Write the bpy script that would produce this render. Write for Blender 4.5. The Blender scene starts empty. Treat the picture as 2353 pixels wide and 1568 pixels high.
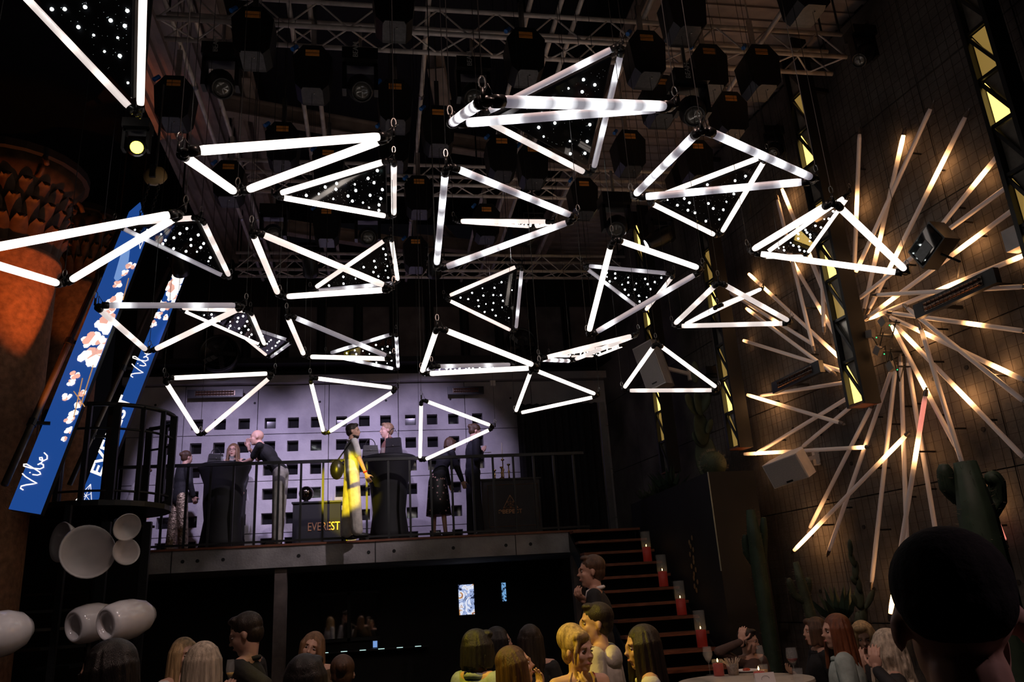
import bpy, bmesh, math, random
import numpy as np
from mathutils import Vector, Matrix
random.seed(7)
SC = bpy.context.scene
COL = SC.collection

# ------------------------------------------------------------------ camera
IMG_W, IMG_H, FOC = 2353.0, 1568.0, 1830.0
def unit(v):
    v = np.array(v, float); return v / np.linalg.norm(v)
def view_dir(px, py):
    return unit([(px - IMG_W / 2) / FOC, -(py - IMG_H / 2) / FOC, -1.0])
AX_Z = view_dir(825, -4800)                       # world up seen from the tilted camera
AX_X = view_dir(12000, 701); AX_X = unit(AX_X - AX_Z * AX_X.dot(AX_Z))
AX_Y = np.cross(AX_Z, AX_X)
CAM_M = np.array([AX_X, AX_Y, AX_Z])              # camera -> world rotation
CAM_P = np.array([0.0, 0.0, 1.75])
cam_data = bpy.data.cameras.new('camera')
cam_data.sensor_width = 36.0
cam_data.lens = 36.0 * FOC / IMG_W
cam_data.clip_start = 0.05
cam = bpy.data.objects.new('camera', cam_data)
m4 = Matrix.Identity(4)
for i in range(3):
    for j in range(3):
        m4[i][j] = float(CAM_M[i][j])
    m4[i][3] = float(CAM_P[i])
cam.matrix_world = m4
COL.objects.link(cam)
SC.camera = cam

# ------------------------------------------------------------------ world, lights, exposure
SC.view_settings.view_transform = 'Standard'
SC.view_settings.look = 'None'
SC.view_settings.gamma = 1.0
SC.view_settings.use_curve_mapping = False
SC.view_settings.exposure = 0.0
world = bpy.data.worlds.new('night'); SC.world = world
world.use_nodes = True
world.node_tree.nodes['Background'].inputs[0].default_value = (0.010, 0.009, 0.012, 1)
world.node_tree.nodes['Background'].inputs[1].default_value = 0.15

def spot(name, loc, target, power, color, size_deg, blend=0.5, radius=0.08):
    d = bpy.data.lights.new(name, 'SPOT')
    d.energy = power; d.color = color; d.spot_size = math.radians(size_deg)
    d.spot_blend = blend; d.shadow_soft_size = radius
    o = bpy.data.objects.new(name, d)
    o.location = loc
    v = Vector(target) - Vector(loc)
    o.rotation_euler = v.to_track_quat('-Z', 'Y').to_euler()
    COL.objects.link(o); return o
def area(name, loc, target, power, color, sx, sy):
    d = bpy.data.lights.new(name, 'AREA')
    d.shape = 'RECTANGLE'; d.size = sx; d.size_y = sy; d.energy = power; d.color = color
    o = bpy.data.objects.new(name, d); o.location = loc
    v = Vector(target) - Vector(loc)
    o.rotation_euler = v.to_track_quat('-Z', 'Y').to_euler()
    COL.objects.link(o); return o

# purple white wash spots from the far truss on the pierced balcony wall
WASH = [((wx, 10.4, 6.25), (wx, 14.6, 4.0)) for wx in (-2.6, -0.9, 0.8)]
for wl_, wt_ in WASH:
    spot('wash_spot', wl_, wt_, 560, (0.74, 0.62, 1.0), 48, 0.7, 0.05)
FRONT = ((1.9, 9.2, 6.2), (-0.6, 12.7, 3.7))
spot('balcony_front_lamp', *FRONT, 420, (1.0, 0.86, 0.92), 40, 0.8, 0.05)
# yellow beams from the stage light at the upper left
def beam(name, target, power, deg, color, src=(-1.15, 4.3, 4.25)):
    o = Vector(src); d = (Vector(target) - o).normalized()
    spot(name, o + d * 0.15, target, power, color, deg, 0.4, 0.03)
beam('yellow_balcony_beam', (-0.46, 12.6, 3.50), 4200, 7.2, (1.0, 0.78, 0.02), (-0.95, 4.35, 4.17))
beam('yellow_crowd_beam', (1.10, 4.75, 1.40), 420, 26, (1.0, 0.72, 0.03))
beam('yellow_guest_beam', (-0.45, 5.5, 1.5), 90, 16, (1.0, 0.70, 0.05))
# orange uplight on the left columns
spot('orange_uplight', (-3.43, 8.96, 3.65), (-3.74, 9.21, 5.62), 210, (1.0, 0.22, 0.025), 50, 0.8, 0.02)
spot('orange_uplight', (-3.75, 11.1, 4.6), (-4.5, 11.7, 6.5), 34, (1.0, 0.28, 0.03), 44, 0.6, 0.02)
# added fill lights without fixtures (warm, dim)
spot('fill_light', (0.6, 1.5, 6.8), (0.8, 5.0, 1.4), 420, (1.0, 0.66, 0.55), 75, 0.8, 0.05)  # added fill that brightens the dance floor crowd
spot('fill_light', (-1.8, 4.2, 6.8), (-2.9, 7.3, 2.0), 270, (1.0, 0.86, 0.88), 24, 0.8, 0.05)  # added fill, narrowed to the white pods on the left
spot('rim_fill_light', (2.7, 0.3, 3.3), (0.9, 1.1, 1.55), 42, (1.0, 0.72, 0.85), 22, 0.8, 0.05)  # added rim light for the head close to the camera

# ------------------------------------------------------------------ geometry helpers
def ray(px, py):
    return CAM_M @ np.array([(px - IMG_W / 2) / FOC, -(py - IMG_H / 2) / FOC, -1.0])
def at(px, py, depth):
    return Vector(CAM_P + ray(px, py) * depth)
def on_plane(px, py, p0, n):
    r = ray(px, py); n = np.array(n, float)
    return Vector(CAM_P + r * ((np.array(p0, float) - CAM_P) @ n) / (r @ n))
def on_y(px, py, y): return on_plane(px, py, (0, y, 0), (0, 1, 0))
def on_z(px, py, z): return on_plane(px, py, (0, 0, z), (0, 0, 1))
def on_x(px, py, x): return on_plane(px, py, (x, 0, 0), (1, 0, 0))
WALL_D = np.array([-0.13716859, 0.99054772, 0.0])     # right wall runs this way (into depth)
WALL_N = np.array([0.99054772, 0.13716859, 0.0])      # points out of the room
WALL_P = np.array([4.38, 14.6, 0.0])
def on_wall(px, py, off=0.0):
    return on_plane(px, py, WALL_P - WALL_N * off, WALL_N)
def wall_pt(s, z, off=0.0):
    p = WALL_P - WALL_D * s - WALL_N * off
    return Vector((p[0], p[1], z))

ORIGIN = {}
class MB:
    """collects world-space geometry for one mesh"""
    def __init__(self): self.v = []; self.f = []; self.m = []
    def _add(self, vs, fs, mi=0):
        b = len(self.v); self.v += [Vector(q) for q in vs]
        self.f += [tuple(b + i for i in f) for f in fs]; self.m += [mi] * len(fs)
        return self
    def box(self, c, s, rot=None, mi=0):
        c = Vector(c); h = Vector(s) / 2
        vs = [Vector((x * h.x, y * h.y, z * h.z)) for x in (-1, 1) for y in (-1, 1) for z in (-1, 1)]
        if rot is not None: vs = [rot @ q for q in vs]
        fs = [(0, 1, 3, 2), (4, 6, 7, 5), (0, 4, 5, 1), (2, 3, 7, 6), (0, 2, 6, 4), (1, 5, 7, 3)]
        return self._add([q + c for q in vs], fs, mi)
    def bar(self, a, b, w, h=None, up=(0, 0, 1), mi=0):
        a = Vector(a); b = Vector(b); h = h or w
        d = (b - a); L = d.length; d.normalize(); up = Vector(up)
        if abs(d.dot(up)) > 0.98: up = Vector((0, 1, 0))
        x = d.cross(up).normalized(); y = x.cross(d).normalized()
        rot = Matrix((x, d, y)).transposed()
        return self.box((a + b) / 2, (w, L, h), rot, mi)
    def tube(self, a, b, r0, r1=None, n=8, caps=True, mi=0):
        a = Vector(a); b = Vector(b); r1 = r0 if r1 is None else r1
        d = (b - a).normalized(); u = Vector((0, 0, 1)) if abs(d.z) < .9 else Vector((1, 0, 0))
        x = d.cross(u).normalized(); y = d.cross(x)
        vs = []
        for c, r in ((a, r0), (b, r1)):
            for k in range(n):
                t = 2 * math.pi * k / n; vs.append(c + x * (r * math.cos(t)) + y * (r * math.sin(t)))
        fs = [(k, (k + 1) % n, n + (k + 1) % n, n + k) for k in range(n)]
        if caps: fs += [tuple(range(n - 1, -1, -1)), tuple(range(n, 2 * n))]
        return self._add(vs, fs, mi)
    def path(self, pts, r, n=6, mi=0, closed=False):
        pts = [Vector(p) for p in pts]; N = len(pts); rs = r if isinstance(r, (list, tuple)) else [r] * N
        vs = []; x = None
        for i in range(N):
            d = (pts[(i + 1) % N] - pts[i - 1]) if closed else (pts[min(i + 1, N - 1)] - pts[max(i - 1, 0)])
            d.normalize()
            if x is None:
                u = Vector((0, 0, 1)) if abs(d.z) < .9 else Vector((1, 0, 0)); x = d.cross(u).normalized()
            else:
                x = (x - d * x.dot(d)).normalized()
            y = d.cross(x)
            for k in range(n):
                t = 2 * math.pi * k / n; vs.append(pts[i] + x * (rs[i] * math.cos(t)) + y * (rs[i] * math.sin(t)))
        fs = []
        for i in range(N if closed else N - 1):
            j = (i + 1) % N
            fs += [(i * n + k, i * n + (k + 1) % n, j * n + (k + 1) % n, j * n + k) for k in range(n)]
        if not closed: fs += [tuple(range(n - 1, -1, -1)), tuple(range((N - 1) * n, N * n))]
        return self._add(vs, fs, mi)
    def lathe(self, prof, c=(0, 0, 0), axis=(0, 0, 1), n=20, mi=0, squash=None):
        c = Vector(c); d = Vector(axis).normalized()
        u = Vector((1, 0, 0)) if abs(d.z) > .9 else Vector((0, 0, 1))
        x = (u - d * u.dot(d)).normalized(); y = d.cross(x)
        vs = []
        for r, h in prof:
            for k in range(n):
                t = 2 * math.pi * k / n
                vs.append(c + d * h + x * (r * math.cos(t)) + y * (r * math.sin(t)) * (squash or 1))
        fs = []
        for i in range(len(prof) - 1):
            fs += [(i * n + k, i * n + (k + 1) % n, (i + 1) * n + (k + 1) % n, (i + 1) * n + k) for k in range(n)]
        if prof[0][0] > 1e-4: fs.append(tuple(range(n - 1, -1, -1)))
        if prof[-1][0] > 1e-4: fs.append(tuple(range((len(prof) - 1) * n, len(prof) * n)))
        return self._add(vs, fs, mi)
    def ball(self, c, r, n=10, m=7, rot=None, mi=0):
        r = Vector((r, r, r)) if not hasattr(r, '__len__') else Vector(r)
        c = Vector(c); vs = [Vector((0, 0, -r.z))]
        for i in range(1, m):
            p = -math.pi / 2 + math.pi * i / m
            for k in range(n):
                t = 2 * math.pi * k / n
                vs.append(Vector((r.x * math.cos(p) * math.cos(t), r.y * math.cos(p) * math.sin(t), r.z * math.sin(p))))
        vs.append(Vector((0, 0, r.z)))
        if rot is not None: vs = [rot @ q for q in vs]
        fs = [(0, 1 + (k + 1) % n, 1 + k) for k in range(n)]
        for i in range(m - 2):
            b = 1 + i * n
            fs += [(b + k, b + (k + 1) % n, b + n + (k + 1) % n, b + n + k) for k in range(n)]
        b = 1 + (m - 2) * n; e = len(vs) - 1
        fs += [(b + k, b + (k + 1) % n, e) for k in range(n)]
        return self._add([q + c for q in vs], fs, mi)
    def capsule(self, a, b, r0, r1=None, n=10):
        r1 = r0 if r1 is None else r1
        self.tube(a, b, r0, r1, n); self.ball(a, r0, n, 6); self.ball(b, r1, n, 6); return self
    def prism(self, pts, d, mi=0):
        """polygon pts (world) extruded by vector d"""
        pts = [Vector(p) for p in pts]; d = Vector(d); n = len(pts)
        fs = [tuple(range(n - 1, -1, -1)), tuple(range(n, 2 * n))]
        fs += [(k, (k + 1) % n, n + (k + 1) % n, n + k) for k in range(n)]
        return self._add(pts + [p + d for p in pts], fs, mi)
    def build(self, name, mat, parent=None, smooth=False, origin=None):
        me = bpy.data.meshes.new(name)
        o0 = Vector(ORIGIN[parent.as_pointer()]) if parent is not None else Vector(origin or (0, 0, 0))
        if parent is None and origin is None and self.v:
            xs = self.v; o0 = Vector((sum(q.x for q in xs) / len(xs), sum(q.y for q in xs) / len(xs), min(q.z for q in xs)))
        me.from_pydata([tuple(q - o0) for q in self.v], [], self.f)
        mats = mat if isinstance(mat, (list, tuple)) else [mat]
        for q in mats: me.materials.append(q)
        if len(mats) > 1: me.polygons.foreach_set('material_index', self.m)
        if smooth: me.polygons.foreach_set('use_smooth', [True] * len(me.polygons))
        bm = bmesh.new(); bm.from_mesh(me); bmesh.ops.recalc_face_normals(bm, faces=bm.faces); bm.to_mesh(me); bm.free()
        o = bpy.data.objects.new(name, me)
        if parent is not None: o.parent = parent
        else: o.location = o0
        COL.objects.link(o); ORIGIN[o.as_pointer()] = tuple(o0)
        return o
def tag(o, label=None, cat=None, group=None, kind=None):
    if label: o['label'] = label
    if cat: o['category'] = cat
    if group: o['group'] = group
    if kind: o['kind'] = kind
    return o
def thing(name, loc, label, cat, group=None):
    o = bpy.data.objects.new(name, None); o.empty_display_size = 0.05
    o.location = loc; COL.objects.link(o); ORIGIN[o.as_pointer()] = tuple(loc)
    return tag(o, label, cat, group)
def struct(name, mb, mat, parent=None, smooth=False):
    o = mb.build(name, mat, parent, smooth)
    if parent is None: o['kind'] = 'structure'
    return o
def copy_tree(o, parent=None):
    c = o.copy(); COL.objects.link(c)
    if parent is not None: c.parent = parent
    ORIGIN[c.as_pointer()] = ORIGIN.get(o.as_pointer(), (0, 0, 0))
    for ch in list(o.children): copy_tree(ch, c)
    return c

# ------------------------------------------------------------------ materials
MATS = {}
def mat(name, color, rough=0.6, metal=0.0, var=0.0, scale=6.0, bump=0.0, bscale=40.0, spec=0.5, coat=0.0,
        emit=None, estr=0.0, alpha=1.0, trans=0.0, stretch=None, color2=None, sheen=0.0):
    if name in MATS: return MATS[name]
    m = bpy.data.materials.new(name); m.use_nodes = True
    nt = m.node_tree; b = nt.nodes['Principled BSDF']
    b.inputs['Base Color'].default_value = (*color, 1); b.inputs['Roughness'].default_value = rough
    b.inputs['Metallic'].default_value = metal; b.inputs['Specular IOR Level'].default_value = spec
    b.inputs['Coat Weight'].default_value = coat
    if sheen: b.inputs['Sheen Weight'].default_value = sheen
    if trans: b.inputs['Transmission Weight'].default_value = trans
    if alpha < 1: b.inputs['Alpha'].default_value = alpha
    if emit: b.inputs['Emission Color'].default_value = (*emit, 1); b.inputs['Emission Strength'].default_value = estr
    if var or bump:
        tc = nt.nodes.new('ShaderNodeTexCoord'); src = tc.outputs['Object']
        if stretch:
            mp = nt.nodes.new('ShaderNodeMapping'); mp.inputs['Scale'].default_value = stretch
            nt.links.new(src, mp.inputs['Vector']); src = mp.outputs['Vector']
    if var:
        n = nt.nodes.new('ShaderNodeTexNoise'); n.inputs['Scale'].default_value = scale; n.inputs['Detail'].default_value = 6
        r = nt.nodes.new('ShaderNodeValToRGB')
        c2 = color2 or tuple(c * (1 - var) for c in color); c1 = tuple(min(1, c * (1 + var * .5)) for c in color) if not color2 else color
        r.color_ramp.elements[0].position = 0.35; r.color_ramp.elements[1].position = 0.68
        r.color_ramp.elements[0].color = (*c2, 1); r.color_ramp.elements[1].color = (*c1, 1)
        nt.links.new(src, n.inputs['Vector']); nt.links.new(n.outputs['Fac'], r.inputs['Fac'])
        nt.links.new(r.outputs['Color'], b.inputs['Base Color'])
    if bump:
        n2 = nt.nodes.new('ShaderNodeTexNoise'); n2.inputs['Scale'].default_value = bscale; n2.inputs['Detail'].default_value = 4
        bp = nt.nodes.new('ShaderNodeBump'); bp.inputs['Strength'].default_value = bump; bp.inputs['Distance'].default_value = 0.02
        nt.links.new(src, n2.inputs['Vector']); nt.links.new(n2.outputs['Fac'], bp.inputs['Height'])
        nt.links.new(bp.outputs['Normal'], b.inputs['Normal'])
    MATS[name] = m; return m
def glow_mat(name, base, rough):
    m = bpy.data.materials.new(name); m.use_nodes = True; nt = m.node_tree; b = nt.nodes['Principled BSDF']
    b.inputs['Base Color'].default_value = (*base, 1); b.inputs['Roughness'].default_value = rough
    a = nt.nodes.new('ShaderNodeAttribute'); a.attribute_name = 'led_level'
    nt.links.new(a.outputs['Color'], b.inputs['Emission Color']); b.inputs['Emission Strength'].default_value = 1.0
    MATS[name] = m; return m
BLACK = mat('black_metal', (0.012, 0.012, 0.013), 0.45, 0.0, 0.3, 20)
PLASTIC = mat('black_plastic', (0.010, 0.010, 0.011), 0.35, 0.0, 0.25, 15)
DARKWALL = mat('black_paint', (0.008, 0.008, 0.009), 0.7, 0.0, 0.3, 4)
ALU = mat('aluminium_pipe', (0.78, 0.70, 0.67), 0.38, 0.15, 0.25, 9)
STEEL = mat('bright_steel', (0.6, 0.58, 0.56), 0.3, 1.0, 0.15, 20)
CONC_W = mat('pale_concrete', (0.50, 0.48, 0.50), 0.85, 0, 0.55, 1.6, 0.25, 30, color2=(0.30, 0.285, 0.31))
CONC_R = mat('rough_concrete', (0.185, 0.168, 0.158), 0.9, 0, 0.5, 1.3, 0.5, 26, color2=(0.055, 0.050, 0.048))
CONC_S = mat('slab_concrete', (0.40, 0.37, 0.37), 0.85, 0, 0.5, 2.6, 0.3, 30, color2=(0.22, 0.20, 0.20))
DECK = mat('roof_deck', (0.42, 0.35, 0.33), 0.7, 0, 0.3, 3)
BEAM = mat('painted_steel_beam', (0.30, 0.23, 0.20), 0.7, 0, 0.3, 5)
WOOD = mat('red_brown_wood', (0.24, 0.08, 0.04), 0.55, 0, 0.4, 8, stretch=(1, 8, 8))
FLOORM = mat('dark_floor', (0.03, 0.027, 0.026), 0.45, 0, 0.4, 3)
LEDTUBE = glow_mat('frosted_led_tube', (0.75, 0.72, 0.72), 0.35)
PANE = mat('dark_mirror_glass', (0.012, 0.012, 0.013), 0.05, 0, spec=0.7)
STARGLASS = mat('star_panel_glass', (0.006, 0.006, 0.007), 0.04, 0, spec=0.65)
STAR = mat('led_star', (1, 1, 1), 0.5, emit=(0.92, 1.0, 0.97), estr=30.0)
STARDIM = mat('led_star_small', (1, 1, 1), 0.5, emit=(0.9, 1.0, 0.97), estr=0.10)
ORANGE_LABEL = mat('orange_sticker', (0.95, 0.36, 0.07), 0.6, 0, 0.2, 30)
GREYPLATE = mat('grey_plate', (0.07, 0.07, 0.075), 0.35, 0.3, 0.3, 30)
BLUECON = mat('blue_connector', (0.02, 0.16, 0.55), 0.4, 0, 0.2, 30)
WHITEP = mat('white_painted', (0.86, 0.82, 0.82), 0.5, 0, 0.1, 8)
CERAMIC = mat('glazed_white_ceramic', (0.80, 0.74, 0.73), 0.14, 0, 0.08, 5, coat=0.6)
YLIGHT = mat('lit_yellow_pane', (0.8, 0.6, 0.2), 0.4, emit=(1.0, 0.66, 0.16), estr=2.2)
YDIM = mat('dim_yellow_pane', (0.55, 0.42, 0.16), 0.35, emit=(1.0, 0.62, 0.15), estr=0.22)
GREYPANE = mat('silvered_pane', (0.32, 0.30, 0.27), 0.25, 0.4, 0.3, 9)
# ================================================================== THE SETTING
struct('floor', MB().box((0, 6, -0.05), (16, 22, 0.1)), FLOORM)
# ---- back wall of the balcony: pale concrete panels pierced by square windows
YB = 14.6
hole_px = [390, 453, 506, 561, 621, 674, 727, 785, 837, 886, 943, 993, 1042, 1097]
hole_x = [on_y(p, 971 - (p - 700) * 0.012, YB).x for p in hole_px]
hole_z = [5.07, 4.645, 4.225, 3.80, 3.375, 2.95]
HS = 0.195
joint_x = [-4.35] + [on_y(p, 930, YB).x for p in (437 - 12, 593, 756, 915, 1068, 1222)] + [4.45]
joint_z = [2.55, 3.13, 4.03, 4.87, 5.78]
holes = [(x - HS / 2, x + HS / 2, z - HS / 2, z + HS / 2) for x in hole_x for z in hole_z]
wall = struct('wall_back', MB().box((0.05, YB + 0.32, 5.3), (9.6, 0.16, 6.0)), DARKWALL)
for i in range(len(joint_x) - 1):
    for k in range(len(joint_z) - 1):
        x0, x1, z0, z1 = joint_x[i] + .006, joint_x[i + 1] - .006, joint_z[k] + .006, joint_z[k + 1] - .006
        hs = [h for h in holes if h[0] < x1 and h[1] > x0 and h[2] < z1 and h[3] > z0]
        xs = sorted({x0, x1} | {min(max(v, x0), x1) for h in hs for v in h[:2]})
        zs = sorted({z0, z1} | {min(max(v, z0), z1) for h in hs for v in h[2:]})
        mb = MB()
        for a in range(len(xs) - 1):
            for c in range(len(zs) - 1):
                cx, cz = (xs[a] + xs[a + 1]) / 2, (zs[c] + zs[c + 1]) / 2
                if any(h[0] < cx < h[1] and h[2] < cz < h[3] for h in hs): continue
                mb.box((cx, YB + 0.09, cz), (xs[a + 1] - xs[a], 0.18, zs[c + 1] - zs[c]))
        o = mb.build('panel', CONC_W, wall)
pane_me = None
for h in holes:
    c = Vector(((h[0] + h[1]) / 2, YB + 0.15, (h[2] + h[3]) / 2))
    if pane_me is None:
        p = MB().box(c, (HS, 0.01, HS)).build('window_pane', PANE, wall)
        pane_me = p; pane_c = c
    else:
        q = pane_me.copy(); COL.objects.link(q); q.location = c - pane_c
for x in (-3.9, -2.2, -1.05, 0.15, 1.35, 2.5):          # tie holes in the concrete
    MB().tube((x, YB - .004, 5.45), (x, YB + .02, 5.45), .022, n=8).build('tie_hole', DARKWALL, wall)
# lip above, black lighting shelf, then vertical dark boards
trim = struct('trim_1', MB().box((0, YB - .03, 5.86), (8.9, 0.22, 0.14)), CONC_W)
shelf = struct('trim_2', MB().box((0, YB - .2, 6.12), (8.9, 0.5, 0.10)), BLACK)
upper = struct('wall_upper', MB().box((0, YB + .12, 7.4), (9.4, 0.1, 2.6)), DARKWALL)
GREYBOARD = mat('grey_board', (0.16, 0.135, 0.14), 0.8, 0, 0.4, 3)
for i in range(13):
    x = -4.1 + i * 0.68
    MB().box((x, YB + .05, 6.75), (0.50, 0.05, 1.15)).build('board', GREYBOARD, upper)
    MB().box((x + 0.34, YB, 6.75), (0.08, 0.12, 1.2)).build('fin', BLACK, upper)
# right part of the balcony back: dark curtain and door post
CURT = mat('black_curtain', (0.022, 0.020, 0.024), 0.9, 0, 0.3, 12)
mb = MB(); pts = []
for i in range(61):
    x = 2.55 + i * (1.55 / 60); pts.append(Vector((x, 14.3 + 0.05 * math.sin(i * 1.15) + .02 * math.sin(i * 2.9), 0)))
vs = [Vector((p.x, p.y, z)) for z in (2.74, 5.25) for p in pts]
mb._add(vs, [(i, i + 1, 61 + i + 1, 61 + i) for i in range(60)])
tag(mb.build('curtain', CURT, None, True), 'black floor length curtain at the right end of the balcony', 'curtain')
post = MB().bar(at(1381, 925, 12.9), at(1409, 1222, 12.6), 0.09, 0.06).build('door_post', mat('grey_post', (0.10, 0.10, 0.11), .5, .2, .2, 8))
tag(post, 'grey metal door post beside the black curtain', 'post')
# ---- right wall: rough formwork concrete panels
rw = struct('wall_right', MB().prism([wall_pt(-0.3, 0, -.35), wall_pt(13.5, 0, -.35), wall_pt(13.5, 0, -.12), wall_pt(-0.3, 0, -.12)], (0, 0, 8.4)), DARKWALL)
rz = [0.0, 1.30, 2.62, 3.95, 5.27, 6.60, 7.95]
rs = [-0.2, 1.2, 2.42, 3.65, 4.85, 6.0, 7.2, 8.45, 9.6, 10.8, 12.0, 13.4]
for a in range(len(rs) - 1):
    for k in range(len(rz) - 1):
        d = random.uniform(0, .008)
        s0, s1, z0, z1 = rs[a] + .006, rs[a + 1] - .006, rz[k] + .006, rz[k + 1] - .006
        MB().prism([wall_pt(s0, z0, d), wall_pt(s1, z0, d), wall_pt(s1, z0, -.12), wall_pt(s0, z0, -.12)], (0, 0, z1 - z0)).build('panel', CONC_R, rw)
for a in (3.2, 4.1, 5.4, 6.3, 7.7, 8.1):
    for z in (1.0, 1.65, 2.3, 3.0, 3.6):
        p = wall_pt(a + .13 * math.sin(z * 9), z, .012)
        MB().tube(p, p + Vector(WALL_N) * .05, .024, n=7).build('tie_hole', DARKWALL, rw)
# welded wire mesh hung on the wall
MESHM = mat('rusty_wire', (0.06, 0.045, 0.035), 0.6, 0.4, 0.4, 12)
mb = MB()
s = 3.55
while s < 12.5:
    mb.bar(wall_pt(s, 0.9, .025), wall_pt(s, 7.7, .025), .0032); s += 0.105
z = 0.9
while z < 7.7:
    mb.bar(wall_pt(3.55, z, .031), wall_pt(12.5, z, .031), .0032); z += 0.105
tag(mb.build('wire_mesh', MESHM), 'fine square wire mesh covering the right concrete wall', 'wire mesh', kind='stuff')
# ---- left dark wall with vault ribs
struct('wall_left', MB().box((-7.4, 7.5, 4.2), (0.2, 18, 8.4)), mat('dark_brown_plaster', (0.05, 0.028, 0.02), 0.9, 0, 0.4, 2))
struct('wall_front', MB().box((0, -4.6, 4.2), (16, 0.2, 8.4)), DARKWALL)
struct('stage_panel', MB().prism([at(-260, 1188, 9.9), at(335, 1182, 9.9), Vector((at(335, 1182, 9.9).x, at(335, 1182, 9.9).y, 0)), Vector((at(-260, 1188, 9.9).x, at(-260, 1188, 9.9).y, 0))], (0, .05, 0)), DARKWALL)
struct('trim_30', MB().bar(at(85, 1188, 9.85), at(330, 1182, 9.85), .02), WOOD)
# ---- roof: black raised middle, corrugated deck on both sides
roof = struct('ceiling', MB().box((0, 5, 9.6), (16, 21, 0.1)), DARKWALL)
mb = MB()
mb.box((-2.4, 5, 8.35), (1.3, 20, .06)); mb.build('deck_sheet', DECK, roof)
rib = None
for i in range(8):
    x = -1.85 - i * 0.16
    c = Vector((x, 6.5, 8.28))
    if rib is None: rib = MB().box(c, (0.07, 17, 0.09)).build('deck_rib', DECK, roof); rib_c = c
    else: q = rib.copy(); COL.objects.link(q); q.location = c - rib_c
MB().box((5.35, 5, 8.13), (4.5, 20, .06)).build('deck_sheet', DECK, roof)
rib2 = None
for i in range(50):
    c = Vector((5.3, 14.3 - i * 0.21, 8.09))
    if rib2 is None: rib2 = MB().box(c, (4.4, 0.05, 0.03)).build('deck_rib', DECK, roof); rib2_c = c
    else: q = rib2.copy(); COL.objects.link(q); q.location = c - rib2_c
MB().box((3.08, 5, 8.75), (0.08, 20, 1.7)).build('fascia', DARKWALL, roof)
MB().box((-1.75, 5, 8.95), (0.08, 20, 1.3)).build('fascia', DARKWALL, roof)
# roof beams (top-level pieces of the setting)
def ibeam(n, a, b, w=.14, h=.22):
    a = Vector(a); b = Vector(b); mb = MB(); u = Vector((0, 0, 1))
    mb.bar(a, b, .02, h); mb.bar(a + u * h / 2, b + u * h / 2, w, .02); mb.bar(a - u * h / 2, b - u * h / 2, w, .02)
    return struct('trim_%d' % n, mb, BEAM)
ibeam(3, on_z(505, 240, 7.75), on_z(900, 312, 7.75)); ibeam(4, on_z(1000, 322, 7.75), on_z(1320, 372, 7.75))
ibeam(5, (3.0, 3, 8.0), (3.0, 14.4, 8.0), .2, .3); ibeam(6, (-1.75, 3, 8.1), (-1.75, 14.4, 8.1), .2, .3)
ibeam(7, on_z(955, 555, 8.0), on_z(1330, 592, 8.0)); ibeam(8, on_z(640, 520, 7.9), on_z(1000, 575, 7.9))
ibeam(9, on_z(1010, 515, 8.4), on_z(1062, 575, 8.0), .1, .1); ibeam(10, on_z(1180, 530, 8.5), on_z(1240, 590, 8.0), .1, .1)
ibeam(11, on_z(1250, 597, 8.0), on_z(1325, 540, 8.4), .1, .1); ibeam(12, on_z(1065, 572, 8.0), on_z(1145, 535, 8.4), .1, .1)
ibeam(13, on_z(565, 165, 8.0), on_z(625, 400, 7.8), .12, .16); ibeam(14, on_z(545, 245, 7.8), on_z(600, 460, 7.8), .12, .16)
ibeam(15, (2.0, 9.0, 7.75), (2.0, 13.9, 7.75), .18, .24); ibeam(16, on_z(1000, 140, 7.9), on_z(1020, 245, 7.8), .2, .2)
# ---- balcony slab
slab = struct('balcony_floor', MB().box((-0.75, 13.5, 2.57), (7.92, 2.4, 0.30)), CONC_S)
struct('trim_17', MB().box((-0.75, 13.38, 2.735), (7.94, 2.2, 0.03)), WOOD)
for x in [-3.7, -2.55, -2.2, -1.15, -0.15, 0.22, 1.1, 1.9, 2.28, 3.05, 0.6 - 3.35]:
    MB().tube((x, 12.296, 2.57), (x, 12.32, 2.57), .026, n=10).build('tie_hole', DARKWALL, slab)
for x in (-2.9, -0.05, 2.05):
    MB().box((x, 12.297, 2.57), (.010, .012, .30)).build('joint', DARKWALL, slab)
# ---- under the balcony: posts, dark back wall with mirrors and doors
struct('wall_under', MB().box((-0.5, 14.3, 1.2), (9.4, 0.12, 2.4)), DARKWALL)
GPOST = mat('grey_brown_post', (0.17, 0.13, 0.12), .8, 0, .3, 6)
for i, (px, py, w) in enumerate(((646, 1320, .17), (1326, 1290, .17))):
    p = on_y(px, py, 12.42)
    tag(MB().box((p.x, 12.45, 1.21), (w, .17, 2.42)).build('pillar', GPOST), ['slim grey pillar under the balcony behind the man in black', 'slim grey pillar under the balcony beside the stairs'][i], 'pillar')
# ---- stairs up to the balcony along the right
RISE, RUN = 0.18, 0.28
st = thing('staircase', (3.4, 10.2, 0), 'dark staircase with red brown wooden treads rising to the balcony', 'staircase')
for k in range(0, 15):
    z = 2.72 - RISE * k; y = 12.28 - RUN * k
    xr = on_z(*[(1450, 1209), (1466, 1230), (1466, 1257), (1499, 1282), (1510, 1312), (1536, 1341), (1550, 1374), (1580, 1405), (1600, 1443), (1630, 1479), (1646, 1519), (1665, 1560), (1690, 1600), (1710, 1640), (1730, 1680)][k], z).x if k < 11 else 3.85
    MB().box((3.42, y - .1, z - .02), (1.05, RUN + .03, .035)).build('tread', WOOD, st)
    MB().box((3.42, y + .03, z - .11), (1.05, .02, RISE - .03)).build('riser', DARKWALL, st)
for x in (2.88, 3.96):
    MB().prism([Vector((x, 12.3, 2.45)), Vector((x, 12.3, 2.72)), Vector((x, 8.15, 0.06)), Vector((x, 8.0, 0.0)), Vector((x, 8.45, 0.0))], (.03, 0, 0)).build('stringer', BLACK, st)
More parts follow.
